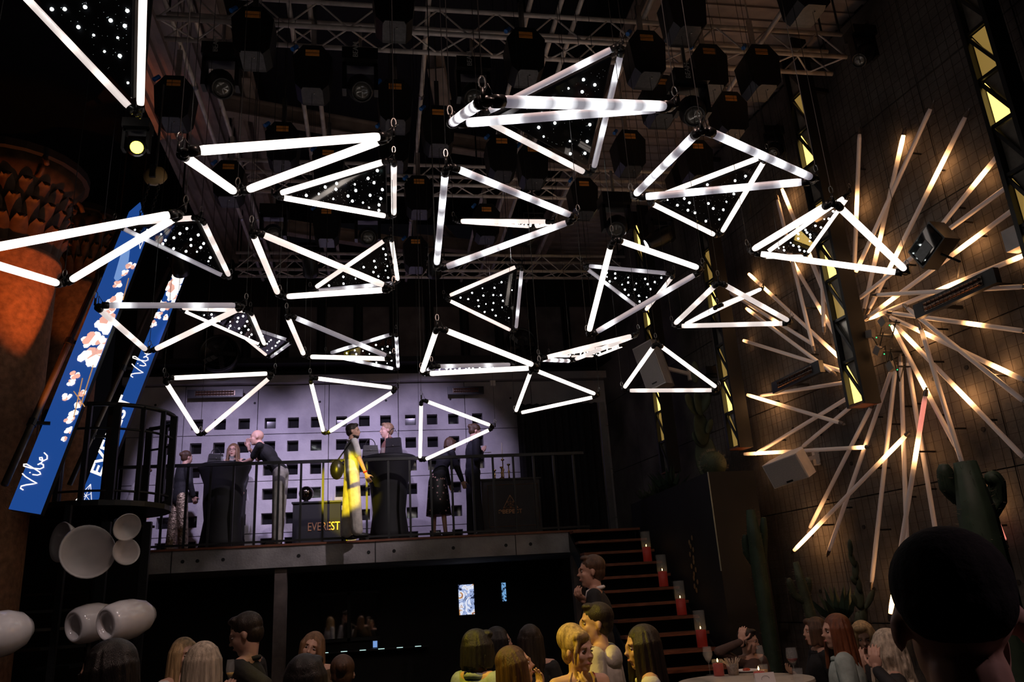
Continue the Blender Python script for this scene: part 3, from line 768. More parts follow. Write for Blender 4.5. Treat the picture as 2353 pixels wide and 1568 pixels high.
# chain hoist
p = at(357, 405, 7.4); r = thing('chain_hoist', p, 'yellowish chain hoist hanging above the blue banners', 'hoist')
HOIST = mat('ochre_paint', (.42, .29, .12), .5, 0, .3, 10)
MB().lathe([(0, -.09), (.06, -.085), (.085, -.03), (.085, .03), (.06, .085), (0, .09)], p, (1, -.4, .2), 14).build('body', HOIST, r, True)
MB().box(p + Vector((.0, -.09, 0)), (.05, .03, .12)).build('label_plate', BLACK, r)
for sx in (-.05, .04):
    ch = MB()
    for i in range(16):
        ch.path([p + Vector((sx - .005 * i + .012 * math.cos(t) * (i % 2), .012 * math.cos(t) * (1 - i % 2), -.1 - i * .03 + .02 * math.sin(t))) for t in [k * math.pi / 3 for k in range(6)]], .004, 4, closed=True)
    ch.build('chain', BLACK, r)
MB().tube(p, p + Vector((0, 0, 1.0)), .012, n=6).build('hook', STEEL, r)

# ================================================================== LEFT SIDE: COLUMNS, BANNERS, SPIRAL STAIR, PODS
TERRA = mat('terracotta_plaster', (0.40, 0.20, 0.11), 0.9, 0, .35, 14, .35, 60)
GILT = mat('dark_gilt_plaster', (0.13, 0.065, 0.025), 0.6, 0, .4, 10)
def column(c, rad, ztop, label, leaves=20):
    c = Vector(c); r = thing('column', (c.x, c.y, 0), label, 'column', 'ornate columns')
    MB().lathe([(rad * 1.12, 0), (rad * 1.12, .25), (rad * 1.04, .32), (rad * 1.02, .4), (rad, 1.2), (rad * .93, ztop - .12), (rad * .99, ztop - .08), (rad * .99, ztop)], (c.x, c.y, 0), n=36).build('shaft', TERRA, r, True)
    MB().lathe([(rad * .86, ztop), (rad * .86, ztop + .5), (rad * 1.0, ztop + .9), (rad * 1.22, ztop + 1.1)], (c.x, c.y, 0), n=24).build('bell', GILT, r, True)
    MB().lathe([(rad * 1.2, ztop + 1.1), (rad * 1.3, ztop + 1.12), (rad * 1.3, ztop + 1.22), (0, ztop + 1.22)], (c.x, c.y, 0), n=24).build('abacus', DARKWALL, r)
    for row, (z0, hgt, off) in enumerate(((0.02, .36, 0), (.26, .38, .5), (.5, .38, 0), (.74, .34, .5))):
        for i in range(leaves):
            t = 2 * math.pi * (i + off) / leaves; d = Vector((math.cos(t), math.sin(t), 0)); sd = Vector((-math.sin(t), math.cos(t), 0))
            prof = [(0.0, 0.9), (.35, 1.0), (.7, .8), (.9, .5), (.92, .2)]
            vs = []
            for j, (u, wv) in enumerate(prof):
                out = rad * .9 + (.02, .05, .13, .24, .27)[j] * hgt * 1.4; zz = ztop + z0 + hgt * (u if j < 4 else .78)
                wd = rad * .17 * wv
                for k in (-1, -.5, 0, .5, 1):
                    vs.append(Vector((c.x, c.y, zz)) + d * (out - abs(k) * .03 + (.012 if k in (-.5, .5) else 0)) + sd * wd * k)
            fs = [(j * 5 + k, j * 5 + k + 1, j * 5 + k + 6, j * 5 + k + 5) for j in range(4) for k in range(4)]
            MB()._add(vs, fs).build('acanthus_leaf', GILT, r, True)
    for i in range(4):
        t = math.pi / 4 + i * math.pi / 2; d = Vector((math.cos(t), math.sin(t), 0))
        sp = [Vector((c.x, c.y, ztop + .98)) + d * (rad * 1.1 + (.16 - .009 * k) * math.cos(k * .55)) + Vector((0, 0, (.16 - .009 * k) * math.sin(k * .55))) for k in range(17)]
        MB().path(sp, .03, 6).build('volute', GILT, r, True)
    return r
ca = at(-12, 700, 9.6); column((ca.x, ca.y, 0), .66, at(60, 548, 9.3).z, 'large terracotta column at the left edge lit orange')
cb = at(165, 760, 12.2); column((cb.x, cb.y, 0), .42, at(180, 632, 12.0).z, 'farther terracotta column behind the leaning poles')
MB_v = MB()   # vault arch behind the columns
for k, (ra, yy) in enumerate(((2.6, 11.0), (2.95, 11.0))):
    pts = [Vector((-5.6 + ra * math.cos(t), yy + 1.2, 5.6 + ra * .9 * math.sin(t))) for t in [math.pi * (.36 + .04 * i) for i in range(17)]]
    struct('trim_%d' % (18 + k), MB().path(pts, .10, 8), mat('dark_vault_rib', (.06, .03, .02), .8, 0, .3, 6))
# ---- leaning LED banners
BLUE = mat('blue_screen', (0.01, 0.03, 0.12), .4, emit=(0.012, 0.060, 0.26), estr=1.0)
BLUE2 = mat('pale_blue_screen', (0.2, .3, .5), .4, emit=(0.16, 0.30, 0.62), estr=1.0)
S_WHITE = mat('white_screen', (0.8, .8, .8), .4, emit=(1.0, 0.93, 0.88), estr=1.15)
S_PINK = mat('pink_screen', (0.8, .5, .4), .4, emit=(0.95, 0.50, 0.40), estr=.9)
S_BRONZE = mat('bronze_screen', (0.5, .3, .15), .4, emit=(0.55, 0.28, 0.10), estr=.8)
def screen_banner(outline, label):
    P = [at(*p) for p in outline]
    n = (P[1] - P[0]).cross(P[3] - P[0]).normalized()
    if n.dot(Vector(CAM_P) - P[0]) < 0: n = -n
    c = sum(P, Vector()) / len(P)
    r = thing('led_banner', min(P, key=lambda v: v.z), label, 'led screen', 'leaning blue banners')
    Q = [p - n * ((p - P[0]).dot(n)) for p in P]
    MB().prism([q - n * .07 for q in Q], n * .06).build('cabinet', PLASTIC, r)
    MB().prism([q - n * .01 for q in Q], n * .012).build('screen', BLUE, r)
    tp = max(Q, key=lambda v: v.z) - n * .05 - Vector((0, 0, .08))
    MB().tube(tp, Vector((tp.x, tp.y, 8.33 if tp.x > -3.05 else 9.56)), .008, n=6).build('hanger', BLACK, r)
    return r, Q[0], n
def flower(mb, c, ux, uy, n, rad, rnd, lift, lim=None):
    for k in range(9):
        t = rnd.uniform(0, 6.28); d = ux * math.cos(t) + uy * math.sin(t); s = n.cross(d); L = rad * rnd.uniform(.6, 1.05); w = rad * rnd.uniform(.28, .45)
        b = c + n * (lift + k * .0006)
        pp = [b, b + d * L * .4 + s * w, b + d * L * .85 + s * w * .8, b + d * L, b + d * L * .85 - s * w * .8, b + d * L * .4 - s * w]
        if lim: pp = [lim(q) for q in pp]
        mb._add(pp, [(0, 1, 2, 3, 4, 5)], 0 if rnd.random() < .6 else 1)
def side_limits(bl, br, tl, tr, u, v):
    o = bl; H_ = (tl - bl).dot(u)
    def f(q):
        t = (q - o).dot(u) / H_; x = (q - o).dot(v)
        lo = (tl - bl).dot(v) * t + .012; hi = (br - bl).dot(v) * (1 - t) + (tr - bl).dot(v) * t - .012
        return q + v * (min(max(x, lo), hi) - x)
    return f
VIBE = [[(0, .75), (.10, .98), (.25, 1.0), (.36, .7), (.45, .25), (.52, 0), (.70, .45), (.95, 1.0), (1.15, 1.3)],
        [(1.12, .55), (1.10, .2), (1.18, 0), (1.32, .12), (1.5, .5), (1.85, 1.3), (1.82, 1.5), (1.7, 1.45), (1.58, .9), (1.55, .2), (1.68, 0), (1.88, .1), (1.95, .35), (1.85, .5), (2.0, .3), (2.15, .25), (2.4, .42), (2.38, .58), (2.22, .5), (2.16, .2), (2.3, 0), (2.55, .1), (2.75, .4)],
        [(1.24, .78), (1.26, .82)]]
def script_word(o, ux, uy, n, size, parent):
    for s in VIBE:
        MB().path([o + ux * x * size + uy * y * size + n * .006 for x, y in s], size * .045, 6).build('script_stroke', S_WHITE, parent)
b1, p0, n1 = screen_banner([(20, 1170, 8.2), (92, 1182, 8.15), (341, 540, 10.2), (322, 465, 10.5), (300, 492, 10.45)], 'nearer leaning blue screen banner with Vibe script at the bottom')
def on_b1(px, py): return on_plane(px, py, p0 + n1 * .004, n1)
u1 = (on_b1(322, 560) - on_b1(70, 1150)).normalized(); v1 = n1.cross(u1)
if v1.dot(on_b1(92, 1182) - on_b1(20, 1170)) < 0: v1 = -v1
lim1 = side_limits(on_b1(20, 1170), on_b1(92, 1182), on_b1(290, 515), on_b1(341, 540), u1, v1)
rnd = random.Random(3); fm = MB()
for px, py, rr in [(303, 610, .07), (288, 628, .05), (270, 655, .06), (268, 690, .12), (250, 712, .10), (246, 745, .14), (232, 790, .10), (222, 815, .17), (200, 825, .12), (212, 780, .12), (172, 862, .07), (165, 880, .05), (190, 905, .05), (182, 930, .06), (155, 912, .06), (172, 955, .07), (158, 965, .06), (160, 990, .05), (148, 1010, .04)]:
    flower(fm, on_b1(px, py), u1, v1, n1, rr * 1.15, rnd, .002, lim1)
# keep the printed flowers inside the screen
fm.build('printed_blossom', [S_WHITE, S_PINK], b1)
for a, b in [((296, 640), (283, 690)), ((190, 870), (170, 960)), ((170, 900), (195, 935)), ((215, 840), (185, 935))]:
    MB().tube(on_b1(*a) + n1 * .004, on_b1(*b) + n1 * .004, .006, n=5).build('printed_stem', S_BRONZE, b1)
MB().prism([on_b1(282, 570), on_b1(300, 562), on_b1(292, 628), on_b1(268, 648), on_b1(262, 640)], n1 * .003).build('printed_glow', BLUE2, b1)
script_word(on_b1(78, 1128), u1, -v1, n1, .155, b1)
tr = [on_b1(316, 520), on_b1(334, 545), on_b1(322, 572)]
MB().path([q + n1 * .005 for q in tr], .004, 5, closed=True).build('printed_emblem', S_WHITE, b1)
b2, p0b, n2 = screen_banner([(164, 1192, 10.5), (206, 1198, 10.45), (432, 622, 12.0), (428, 600, 12.05), (409, 590, 12.05)], 'farther leaning blue screen banner reading EVEREST')
def on_b2(px, py): return on_plane(px, py, p0b + n2 * .004, n2)
u2 = (on_b2(412, 620) - on_b2(190, 1180)).normalized(); v2 = n2.cross(u2)
if v2.dot(on_b2(206, 1198) - on_b2(164, 1192)) < 0: v2 = -v2
lim2 = side_limits(on_b2(164, 1192), on_b2(206, 1198), on_b2(409, 592), on_b2(432, 622), u2, v2)
fm = MB()
for px, py, rr in [(412, 612, .12), (410, 640, .14), (402, 665, .14), (395, 690, .12), (388, 655, .10), (380, 705, .10), (368, 700, .07), (362, 725, .08), (382, 730, .05), (352, 745, .06)]:
    flower(fm, on_b2(px, py), u2, v2, n2, rr * 1.1, rnd, .002, lim2)
fm.build('printed_blossom', [S_WHITE, S_PINK], b2)
script_word(on_b2(324, 870), u2, -v2, n2, .17, b2)
text_on('EVEREST', .25, on_b2(230, 1098), u2, -v2, S_WHITE, b2, depth=.003, bevel=.004, shear=.15, squeeze=1.22)
em = MB(); e0 = on_b2(198, 1140) + n2 * .005
for k in range(3):
    a = e0 + u2 * .16 * math.cos(k * 2.094) - v2 * .14 * math.sin(k * 2.094); b = e0 + u2 * .16 * math.cos((k + 1) * 2.094) - v2 * .14 * math.sin((k + 1) * 2.094)
    em.tube(a, b, .004, n=5); em.tube(a, e0, .003, n=5); em.tube((a + b) / 2, e0, .003, n=5)
em.build('printed_emblem', S_WHITE, b2)
# leaning truss poles beside the banners
POLE = mat('dark_bronze_pole', (.16, .13, .10), .4, .7, .2, 10)
for a, b, rr, lb in [((272, 535, 10.6), (10, 1115, 8.1), .036, 'long dark leaning pole left of the nearer blue banner'), ((388, 615, 12.2), (160, 1115, 10.5), .034, 'long bronze leaning pole left of the farther blue banner')]:
    A, B = at(*a), at(*b); r = thing('leaning_pole', B, lb, 'pole')
    MB().tube(A, B, rr, n=12).build('pole', POLE, r, True)
    for t in (.2, .5, .8):
        q = A + (B - A) * t; d = (B - A).normalized()
        MB().tube(q - d * .04, q + d * .04, rr * 1.35, n=10).build('clamp', BLACK, r)
        MB().bar(q, q + Vector((.16, .05, 0)), .035).build('bracket', BLACK, r)
    MB().tube(A, Vector((A.x, A.y, 9.5)), .01, n=5).build('hanger', BLACK, r)
# ---- spiral staircase landing with round railing
pc = at(238, 1168, 9.35); R = .735; zf = pc.z
sp = thing('spiral_staircase', (pc.x, pc.y, 0), 'black spiral staircase with round railed landing on the left', 'staircase')
MB().lathe([(.05, zf - .06), (R, zf - .06), (R, zf), (.05, zf)], (pc.x, pc.y, 0), n=28).build('landing', BLACK, sp)
MB().tube((pc.x, pc.y, 0), (pc.x, pc.y, zf + 1.1), .055, n=12).build('centre_pole', BLACK, sp, True)
def ring(rad, z, r_, t0, t1, n=30): return MB().path([Vector((pc.x + rad * math.cos(t0 + (t1 - t0) * i / n), pc.y + rad * math.sin(t0 + (t1 - t0) * i / n), z)) for i in range(n + 1)], r_, 6)
for z, r_ in ((zf + 1.08, .026), (zf + .80, .014), (zf + .10, .014)): ring(R - .02, z, r_, -3.6, 1.2).build('handrail' if z > zf + 1 else 'rail', BLACK, sp, True)
for i in range(13):
    t = -3.6 + i * .4; q = Vector((pc.x + (R - .02) * math.cos(t), pc.y + (R - .02) * math.sin(t), zf))
    MB().box(q + Vector((0, 0, .54)), (.05 if i % 3 else .08, .05, 1.08)).build('baluster', BLACK, sp)
for i in range(14):
    t = 1.2 + i * .42; z = zf - .19 * (i + 1); d = Vector((math.cos(t), math.sin(t), 0)); s_ = Vector((-math.sin(t), math.cos(t), 0)); o = Vector((pc.x, pc.y, z))
    MB().prism([o + d * .05 - s_ * .04, o + d * .05 + s_ * .04, o + d * R + s_ * .17, o + d * R - s_ * .17], (0, 0, .03)).build('step', BLACK, sp)
for px in (246, 340):
    q = at(px, 1200, 8.75 if px < 300 else 9.25)
    MB().box((q.x, q.y, q.z / 2), (.09, .06, q.z)).build('leg', BLACK, sp)
# ---- white ceramic pods
def horn(c, axis, rad, depth, label, back=False):
    c = Vector(c); d = Vector(axis).normalized()
    r = thing('ceramic_horn', c, label, 'horn', 'white ceramic horns')
    outer = [(rad * .22, -depth), (rad * .3, -depth * .8), (rad * .62, -depth * .45), (rad * .9, -depth * .15), (rad, 0), (rad * .97, .012), (rad * .86, -depth * .12), (rad * .55, -depth * .38), (rad * .2, -depth * .62), (0, -depth * .66)]
    MB().lathe(outer, c, d, 32).build('bowl', CERAMIC, r, True)
    MB().tube(c - d * depth, c - d * (depth + .12), rad * .2, n=10).build('neck', PLASTIC, r)
    return r
tower_c = at(140, 1330, 8.2)
tw = thing('pod_stand', (tower_c.x, tower_c.y, 0), 'black stand carrying the white ceramic pods', 'stand')
MB().box((tower_c.x, tower_c.y, 1.5), (.06, .06, 3.0)).build('mast', BLACK, tw); MB().box((tower_c.x, tower_c.y, .03), (.3, .3, .06)).build('foot', BLACK, tw)
CD = Vector(CAM_P)
def toward(p, side=(0, 0, 0)):
    d = (CD - Vector(p)).normalized(); return d + Vector(side)
h1 = at(202, 1268, 7.7); horn(h1, toward(h1, (.35, 0, .25)), .26, .3, 'largest white ceramic horn bowl on the left')
h2 = at(140, 1246, 8.0); horn(h2, toward(h2, (-1.2, 0, .1)), .20, .3, 'white ceramic horn lit orange from behind')
h3 = at(292, 1212, 7.8); horn(h3, toward(h3, (.5, 0, -.3)), .135, .16, 'upper of the two small white ceramic bowls')
h4 = at(290, 1268, 7.8); horn(h4, toward(h4, (.5, 0, .3)), .135, .16, 'lower of the two small white ceramic bowls')
def pod(c, axis, rad, L, label):
    c = Vector(c); d = Vector(axis).normalized()
    r = thing('ceramic_pod', c, label, 'pod', 'white ceramic pods')
    prof = [(0, .62 * L), (rad * .45, .56 * L), (rad * .78, .40 * L), (rad * .97, .15 * L), (rad, -.08 * L), (rad * .92, -.28 * L), (rad * .80, -.37 * L), (rad * .68, -.39 * L), (rad * .62, -.35 * L), (rad * .62, -.25 * L), (0, -.25 * L)]
    MB().lathe(prof, c, d, 32).build('shell', CERAMIC, r, True)
    MB().lathe([(rad * .6, -.24 * L), (0, -.245 * L)], c, d, 24).build('mesh_cover', GREYPLATE, r)
    MB().tube(c - Vector((0, 0, rad * .9)), Vector((c.x, c.y, 0)), .022, n=8).lathe([(.14, 0), (.14, .015), (.02, .02)], (c.x, c.y, 0), n=14).build('stand', BLACK, r)
    return r
q = at(286, 1426, 7.4); pod(q, (.62, .78, .16), .185, .50, 'white egg shaped pod in front of the other with round opening')
q = at(208, 1432, 7.75); pod(q, (.62, .78, .16), .185, .46, 'white egg shaped pod partly behind its twin')
q = at(-2, 1458, 7.0); pod(q, (.62, .78, .16), .20, .46, 'white egg shaped pod cut by the left edge')
# ================================================================== BALCONY
ZB = 2.75
rl = thing('balcony_railing', (-0.5, 12.4, ZB), 'black metal railing along the balcony edge', 'railing')
MB().box((-0.35, 12.38, 3.955), (7.2, .05, .045)).build('handrail', BLACK, rl)
MB().box((-0.35, 12.38, 2.80), (7.2, .03, .03)).build('rail', BLACK, rl)
pr = None
for i in range(22):
    x = -3.75 + i * .325
    if pr is None: pr = MB().box((x, 12.38, 3.36), (.032, .032, 1.2)).build('baluster', BLACK, rl); px0 = x
    else: c = pr.copy(); COL.objects.link(c); c.location = (x - px0, 0, 0)
# infrared heaters
COIL = mat('dull_heater_coil', (.22, .10, .06), .35, .8, .4, 40)
def heater(c, ux, up, n, L, label, gap=.155):
    c = Vector(c); ux = Vector(ux).normalized(); up = Vector(up).normalized(); n = Vector(n).normalized()
    rot = Matrix((ux, n, up)).transposed(); r = thing('infrared_heater', c, label, 'heater', 'infrared wall heaters')
    MB().box(c, (L, .06, .14), rot).build('housing', PLASTIC, r)
    MB().box(c + n * .031, (L * .72, .01, .09), rot).build('reflector', mat('heater_reflector', (.2, .15, .12), .25, .9, .2, 20), r)
    for dz in (-.022, .022): MB().tube(c + n * .045 + up * dz - ux * L * .34, c + n * .045 + up * dz + ux * L * .34, .013, n=8).build('heating_rod', COIL, r)
    g = MB()
    for i in range(14): g.tube(c + n * .062 + ux * L * (-.34 + .052 * i) - up * .05, c + n * .062 + ux * L * (-.34 + .052 * i) + up * .05, .003, n=4)
    g.build('guard', BLACK, r)
    for s in (-.3, .3): MB().bar(c + ux * L * s - n * .02, c + ux * L * s - n * gap, .03).build('bracket', BLACK, r)
    return r
p = on_y(495, 905, YB - .17); heater(p, (1, 0, 0), (0, 0, 1), (0, -1, 0), .95, 'long black heater on the balcony wall above the bald man')
p = on_y(1070, 898, YB - .17); heater(p, (1, 0, 0), (0, 0, 1), (0, -1, 0), .68, 'short black heater on the balcony wall above the two women')
wd3 = Vector(WALL_D)
a, b = on_wall(2120, 712, .38), on_wall(2275, 640, .38); heater((a + b) / 2, (b - a), (b - a).cross(Vector(WALL_N)), -Vector(WALL_N), (b - a).length * 1.2, 'large tilted heater on the right wall with coppery coil', .365)
a, b = on_wall(1785, 890, .38), on_wall(1880, 845, .38); heater((a + b) / 2, (b - a), (b - a).cross(Vector(WALL_N)), -Vector(WALL_N), (b - a).length * 1.15, 'small tilted heater on the right wall, left of the tallest post', .365)
bx = on_y(1132, 881, YB - .03); tag(MB().box(bx, (.10, .06, .11)).build('junction_box', WHITEP), 'small white junction box right of the short wall heater', 'box')
# cocktail tables under black stretch covers
STRETCH = mat('black_stretch_cloth', (.004, .0038, .005), .75, 0, .2, 10, sheen=.0)
def cocktail(x, y, top, rt, label, rb=.26):
    r = thing('cocktail_table', (x, y, ZB), label, 'table', 'black covered cocktail tables')
    h = top - ZB
    MB().lathe([(rb * 1.12, 0), (rb, h * .12), (rb * .86, h * .35), (rb * .95, h * .55), (rt * .74, h * .78), (rt * .93, h * .93), (rt, h - .02), (rt, h)], (x, y, ZB), n=28).build('stretch_cover', STRETCH, r, True)
    MB().lathe([(rt * .98, h), (rt, h + .006), (rt * .97, h + .015), (0, h + .015)], (x, y, ZB), n=28).build('table_top', BLACK, r)
    return r
ta = on_y(517, 1072, 12.98); cocktail(ta.x, 12.98, ta.z, .40, 'black draped cocktail table between the gold trousers and the bald man', .31)
tb = on_y(893, 1054, 13.0); cocktail(tb.x, 13.0, tb.z, .44, 'black draped cocktail table beside the bearded man', .30)
LEATHER = mat('black_leather', (.015, .014, .016), .35, 0, .2, 20, .1, 60)
def handbag(c, sx, sy, sz, label, handle=.12, yaw=0):
    c = Vector(c); r = thing('handbag', c, label, 'bag'); rot = Matrix.Rotation(yaw, 3, 'Z')
    pts = [(-sx / 2, 0), (sx / 2, 0), (sx * .42, sz), (-sx * .42, sz)]
    MB().prism([c + rot @ Vector((x, -sy / 2, z)) for x, z in pts], rot @ Vector((0, sy, 0))).build('body', LEATHER, r)
    MB().box(c + rot @ Vector((0, -sy / 2 - .004, sz * .72)), (sx * .85, .008, sz * .5), rot).build('flap', LEATHER, r)
    MB().path([c + rot @ Vector((-sx * .3 * math.cos(t) , 0, sz + handle * math.sin(t))) for t in [math.pi * k / 10 for k in range(11)]], .007, 6).build('handle', LEATHER, r)
    MB().ball(c + rot @ Vector((0, -sy / 2 - .012, sz * .52)), .010, 8, 6).build('clasp', STEEL, r)
    return r
q = on_y(492, 1062, 12.75); handbag((q.x, 12.85, ta.z + .015), .24, .12, .15, 'black handbag with loop handle on the left cocktail table', .09, .3)
q = on_y(851, 1050, 12.8); handbag((q.x, 12.85, tb.z + .015), .26, .12, .17, 'small black box bag at the left of the right cocktail table', .11, .1)
q = on_y(905, 1048, 12.7); handbag((q.x, 12.78, tb.z + .015), .27, .09, .27, 'tall black flap bag standing at the right of the right cocktail table', .16, -.25)
GLASS = mat('clear_glass', (.8, .82, .82), .03, alpha=.08, spec=.8)
def tumbler(c, h, r_, label, fill=None):
    c = Vector(c); t = thing('tumbler', c, label, 'glass', 'drinking glasses')
    MB().lathe([(r_ * .85, 0), (r_, h), (r_ * .93, h), (r_ * .8, .012), (0, .012)], c, n=16).build('glass', GLASS, t, True)
    if fill: MB().lathe([(r_ * .76, .014), (r_ * .84, h * .6), (0, h * .6)], c, n=14).build('drink', fill, t, True)
    return t
q = on_y(513, 1060, 12.72); tumbler((q.x, 12.72, ta.z + .015), .09, .04, 'left tumbler on the left cocktail table')
q = on_y(532, 1060, 12.72); tumbler((q.x, 12.72, ta.z + .015), .09, .04, 'right tumbler on the left cocktail table')
q = on_y(880, 1048, 12.62); tumbler((q.x, 12.66, tb.z + .015), .10, .035, 'tumbler between the bags on the right cocktail table')
# EVEREST console behind
x0, x1 = on_y(672, 1200, 13.5).x, on_y(782, 1200, 13.5).x; zt = on_y(720, 1156, 13.5).z
COPPER = mat('copper_lettering', (.55, .28, .14), .4, .6)
r = thing('console_desk', ((x0 + x1) / 2, 13.7, ZB), 'black console desk lettered EVEREST behind the railing', 'desk')
MB().box(((x0 + x1) / 2, 13.72, (ZB + zt) / 2), (x1 - x0, .44, zt - ZB)).build('body', DARKWALL, r)
MB().box(((x0 + x1) / 2, 13.72, zt + .01), (x1 - x0 + .04, .5, .025)).build('top', BLACK, r)
text_on('EVEREST', .19, on_y(706, 1221, 13.49), (1, 0, 0), (0, 0, 1), COPPER, r, squeeze=.72)
q = on_y(703, 1156, 13.6)
r = thing('disco_ball_vase', (q.x, 13.6, zt + .026), 'dark round mirrored ornament on the console desk', 'ornament')
MB().ball((q.x, 13.6, zt + .17), .12, 16, 10).build('globe', mat('dark_chrome', (.15, .12, .1), .12, 1.0), r, True); MB().lathe([(.06, 0), (.03, .03), (.03, .05)], (q.x, 13.6, zt + .026), n=12).build('foot', BLACK, r)
# ЭВЕРЕСТ bar table with emblem
x0, x1 = on_y(1108, 1160, 12.95).x, on_y(1243, 1160, 12.95).x; zt = on_y(1170, 1103, 12.95).z
BARF = mat('charcoal_panel', (.035, .032, .038), .6, 0, .2, 6)
r = thing('bar_table', ((x0 + x1) / 2, 13.2, ZB), 'charcoal bar table with triangle emblem and ЭВЕРЕСТ lettering', 'table')
MB().box(((x0 + x1) / 2, 13.2, (ZB + zt) / 2), (x1 - x0, .5, zt - ZB)).build('body', BARF, r)
MB().box(((x0 + x1) / 2, 13.2, zt + .012), (x1 - x0 + .05, .56, .025)).build('top', BLACK, r)
bw = [on_y(1120, 1116, 12.945), on_y(1238, 1110, 12.945), on_y(1238, 1205, 12.945), on_y(1122, 1212, 12.945)]
zl, zh, xl, xh = bw[3].z, bw[0].z, bw[0].x, x1 - .04
MB().path([(xl, 12.945, zl), (xh, 12.945, zl), (xh, 12.945, zh), (xl, 12.945, zh)], .004, 4, closed=True).build('border_line', COPPER, r)
e = on_y(1173, 1158, 12.94); em = MB()
A = [e + Vector((.14 * math.cos(t), 0, .14 * math.sin(t) )) for t in (math.pi / 2, math.pi / 2 + 2.094, math.pi / 2 + 4.189)]
for i in range(3):
    em.tube(A[i], A[(i + 1) % 3], .005, n=5); em.tube(A[i], e, .003, n=5); em.tube((A[i] + A[(i + 1) % 3]) / 2, e, .003, n=5)
    em.tube((A[i] + A[(i + 1) % 3]) / 2, (A[(i + 1) % 3] + A[(i + 2) % 3]) / 2, .003, n=5)
em.build('emblem', COPPER, r)
text_on('ЭВЕРЕСТ', .085, on_y(1173, 1180, 12.94), (1, 0, 0), (0, 0, 1), COPPER, r, align='CENTER', bevel=.002)
# candelabra on the bar table
GOLD = mat('polished_brass', (.65, .42, .16), .2, 1.0, .1, 20)
WAX = mat('ivory_wax', (.8, .74, .66), .5, 0, .05, 10)
def candlestick(x, y, h, ch, label):
    z = zt + .025; r = thing('candlestick', (x, y, z), label, 'candlestick', 'brass candlesticks')
    MB().lathe([(.05, 0), (.05, .01), (.015, .03), (.012, h * .4), (.022, h * .5), (.010, h * .6), (.010, h - .03), (.028, h - .02), (.028, h)], (x, y, z), n=14).build('stem', GOLD, r, True)
    if ch: MB().tube((x, y, z + h), (x, y, z + h + ch), .013, .010, 10).build('taper', WAX, r, True)
for px, h, ch, lb in ((1138, .17, 0, 'short brass candlestick at the left of the bar table'), (1152, .20, 0, 'ornate brass candlestick beside the tall one'), (1160, .36, .28, 'tall brass candlestick with a white taper'), (1171, .26, 0, 'brass candlestick at the right of the bar table')):
    candlestick(on_y(px, 1095, 13.05).x, 13.0 + .1 * (px % 3), h, ch, lb)
# ================================================================== RIGHT WALL EQUIPMENT
def loudspeaker(c, fwd, up, w, h, d, label, bracket_to=None):
    c = Vector(c); f = Vector(fwd).normalized(); up = Vector(up); x = f.cross(up).normalized(); u = x.cross(f)
    r = thing('loudspeaker', c, label, 'loudspeaker', 'white loudspeakers')
    ol = [(-w / 2, d / 2), (w / 2, d / 2), (w / 2, 0), (w * .28, -d / 2), (-w * .28, -d / 2), (-w / 2, 0)]
    MB().prism([c + x * a + f * b - u * h / 2 for a, b in ol], u * h).build('cabinet', WHITEP, r)
    rot = Matrix((x, f, u)).transposed()
    MB().box(c + f * (d / 2 + .004), (w * .94, .012, h * .94), rot).build('grille', mat('grey_grille', (.50, .47, .47), .7, .2, .15, 120), r)
    MB().box(c + f * (d / 2 + .012) - u * h * .4, (.09, .004, .02), rot).build('badge', BLACK, r)
    if bracket_to is not None:
        q = Vector(bracket_to); MB().bar(c - f * d * .4, q, .05).build('arm', WHITEP, r); MB().box(q, (.06, .06, .2)).build('wall_plate', WHITEP, r)
    return r
c = on_wall(1820, 1072, .42); loudspeaker(c, (-.85, -.45, -.42), (-.3, 0, 1), .50, .30, .34, 'white loudspeaker on the right wall under the starburst', on_wall(1875, 1050, .04))
c = at(1506, 842, 12.2); loudspeaker(c, (-.75, -.55, -.1), (-.32, 0, 1), .36, .72, .36, 'tall white loudspeaker hung behind the small triangle', on_wall(1585, 860, .05))
c = on_wall(2145, 565, .44); r = thing('floodlight', c, 'black box floodlight in the upper right of the starburst', 'floodlight')
d = Vector(WALL_D); u = Vector((0, 0, 1)); nW = -Vector(WALL_N)
rot = Matrix((d, nW, u)).transposed() @ Matrix.Rotation(.5, 3, 'Y')
MB().box(c, (.36, .18, .26), rot).build('housing', PLASTIC, r); MB().box(c + rot @ Vector((0, .095, 0)), (.32, .01, .22), rot).build('front_glass', PANE, r)
MB().box(c + rot @ Vector((.05, .102, -.03)), (.18, .004, .12), rot).build('label_plate', GREYPLATE, r); MB().bar(c, on_wall(2152, 560, .012), .04).build('bracket', BLACK, r)
MB().path([c + rot @ Vector((0, 0, -.13)), c + rot @ Vector((-.05, -.05, -.3)), on_wall(2200, 640, .05)], .012, 5).build('cable', BLACK, r)
c = on_wall(2340, 548, .09); tag(MB().box(c, (.18, .14, .2), Matrix((d, nW, u)).transposed()).build('sensor_box', WHITEP), 'white box at the right edge above the large heater', 'box')
c = on_wall(2040, 790, .1)
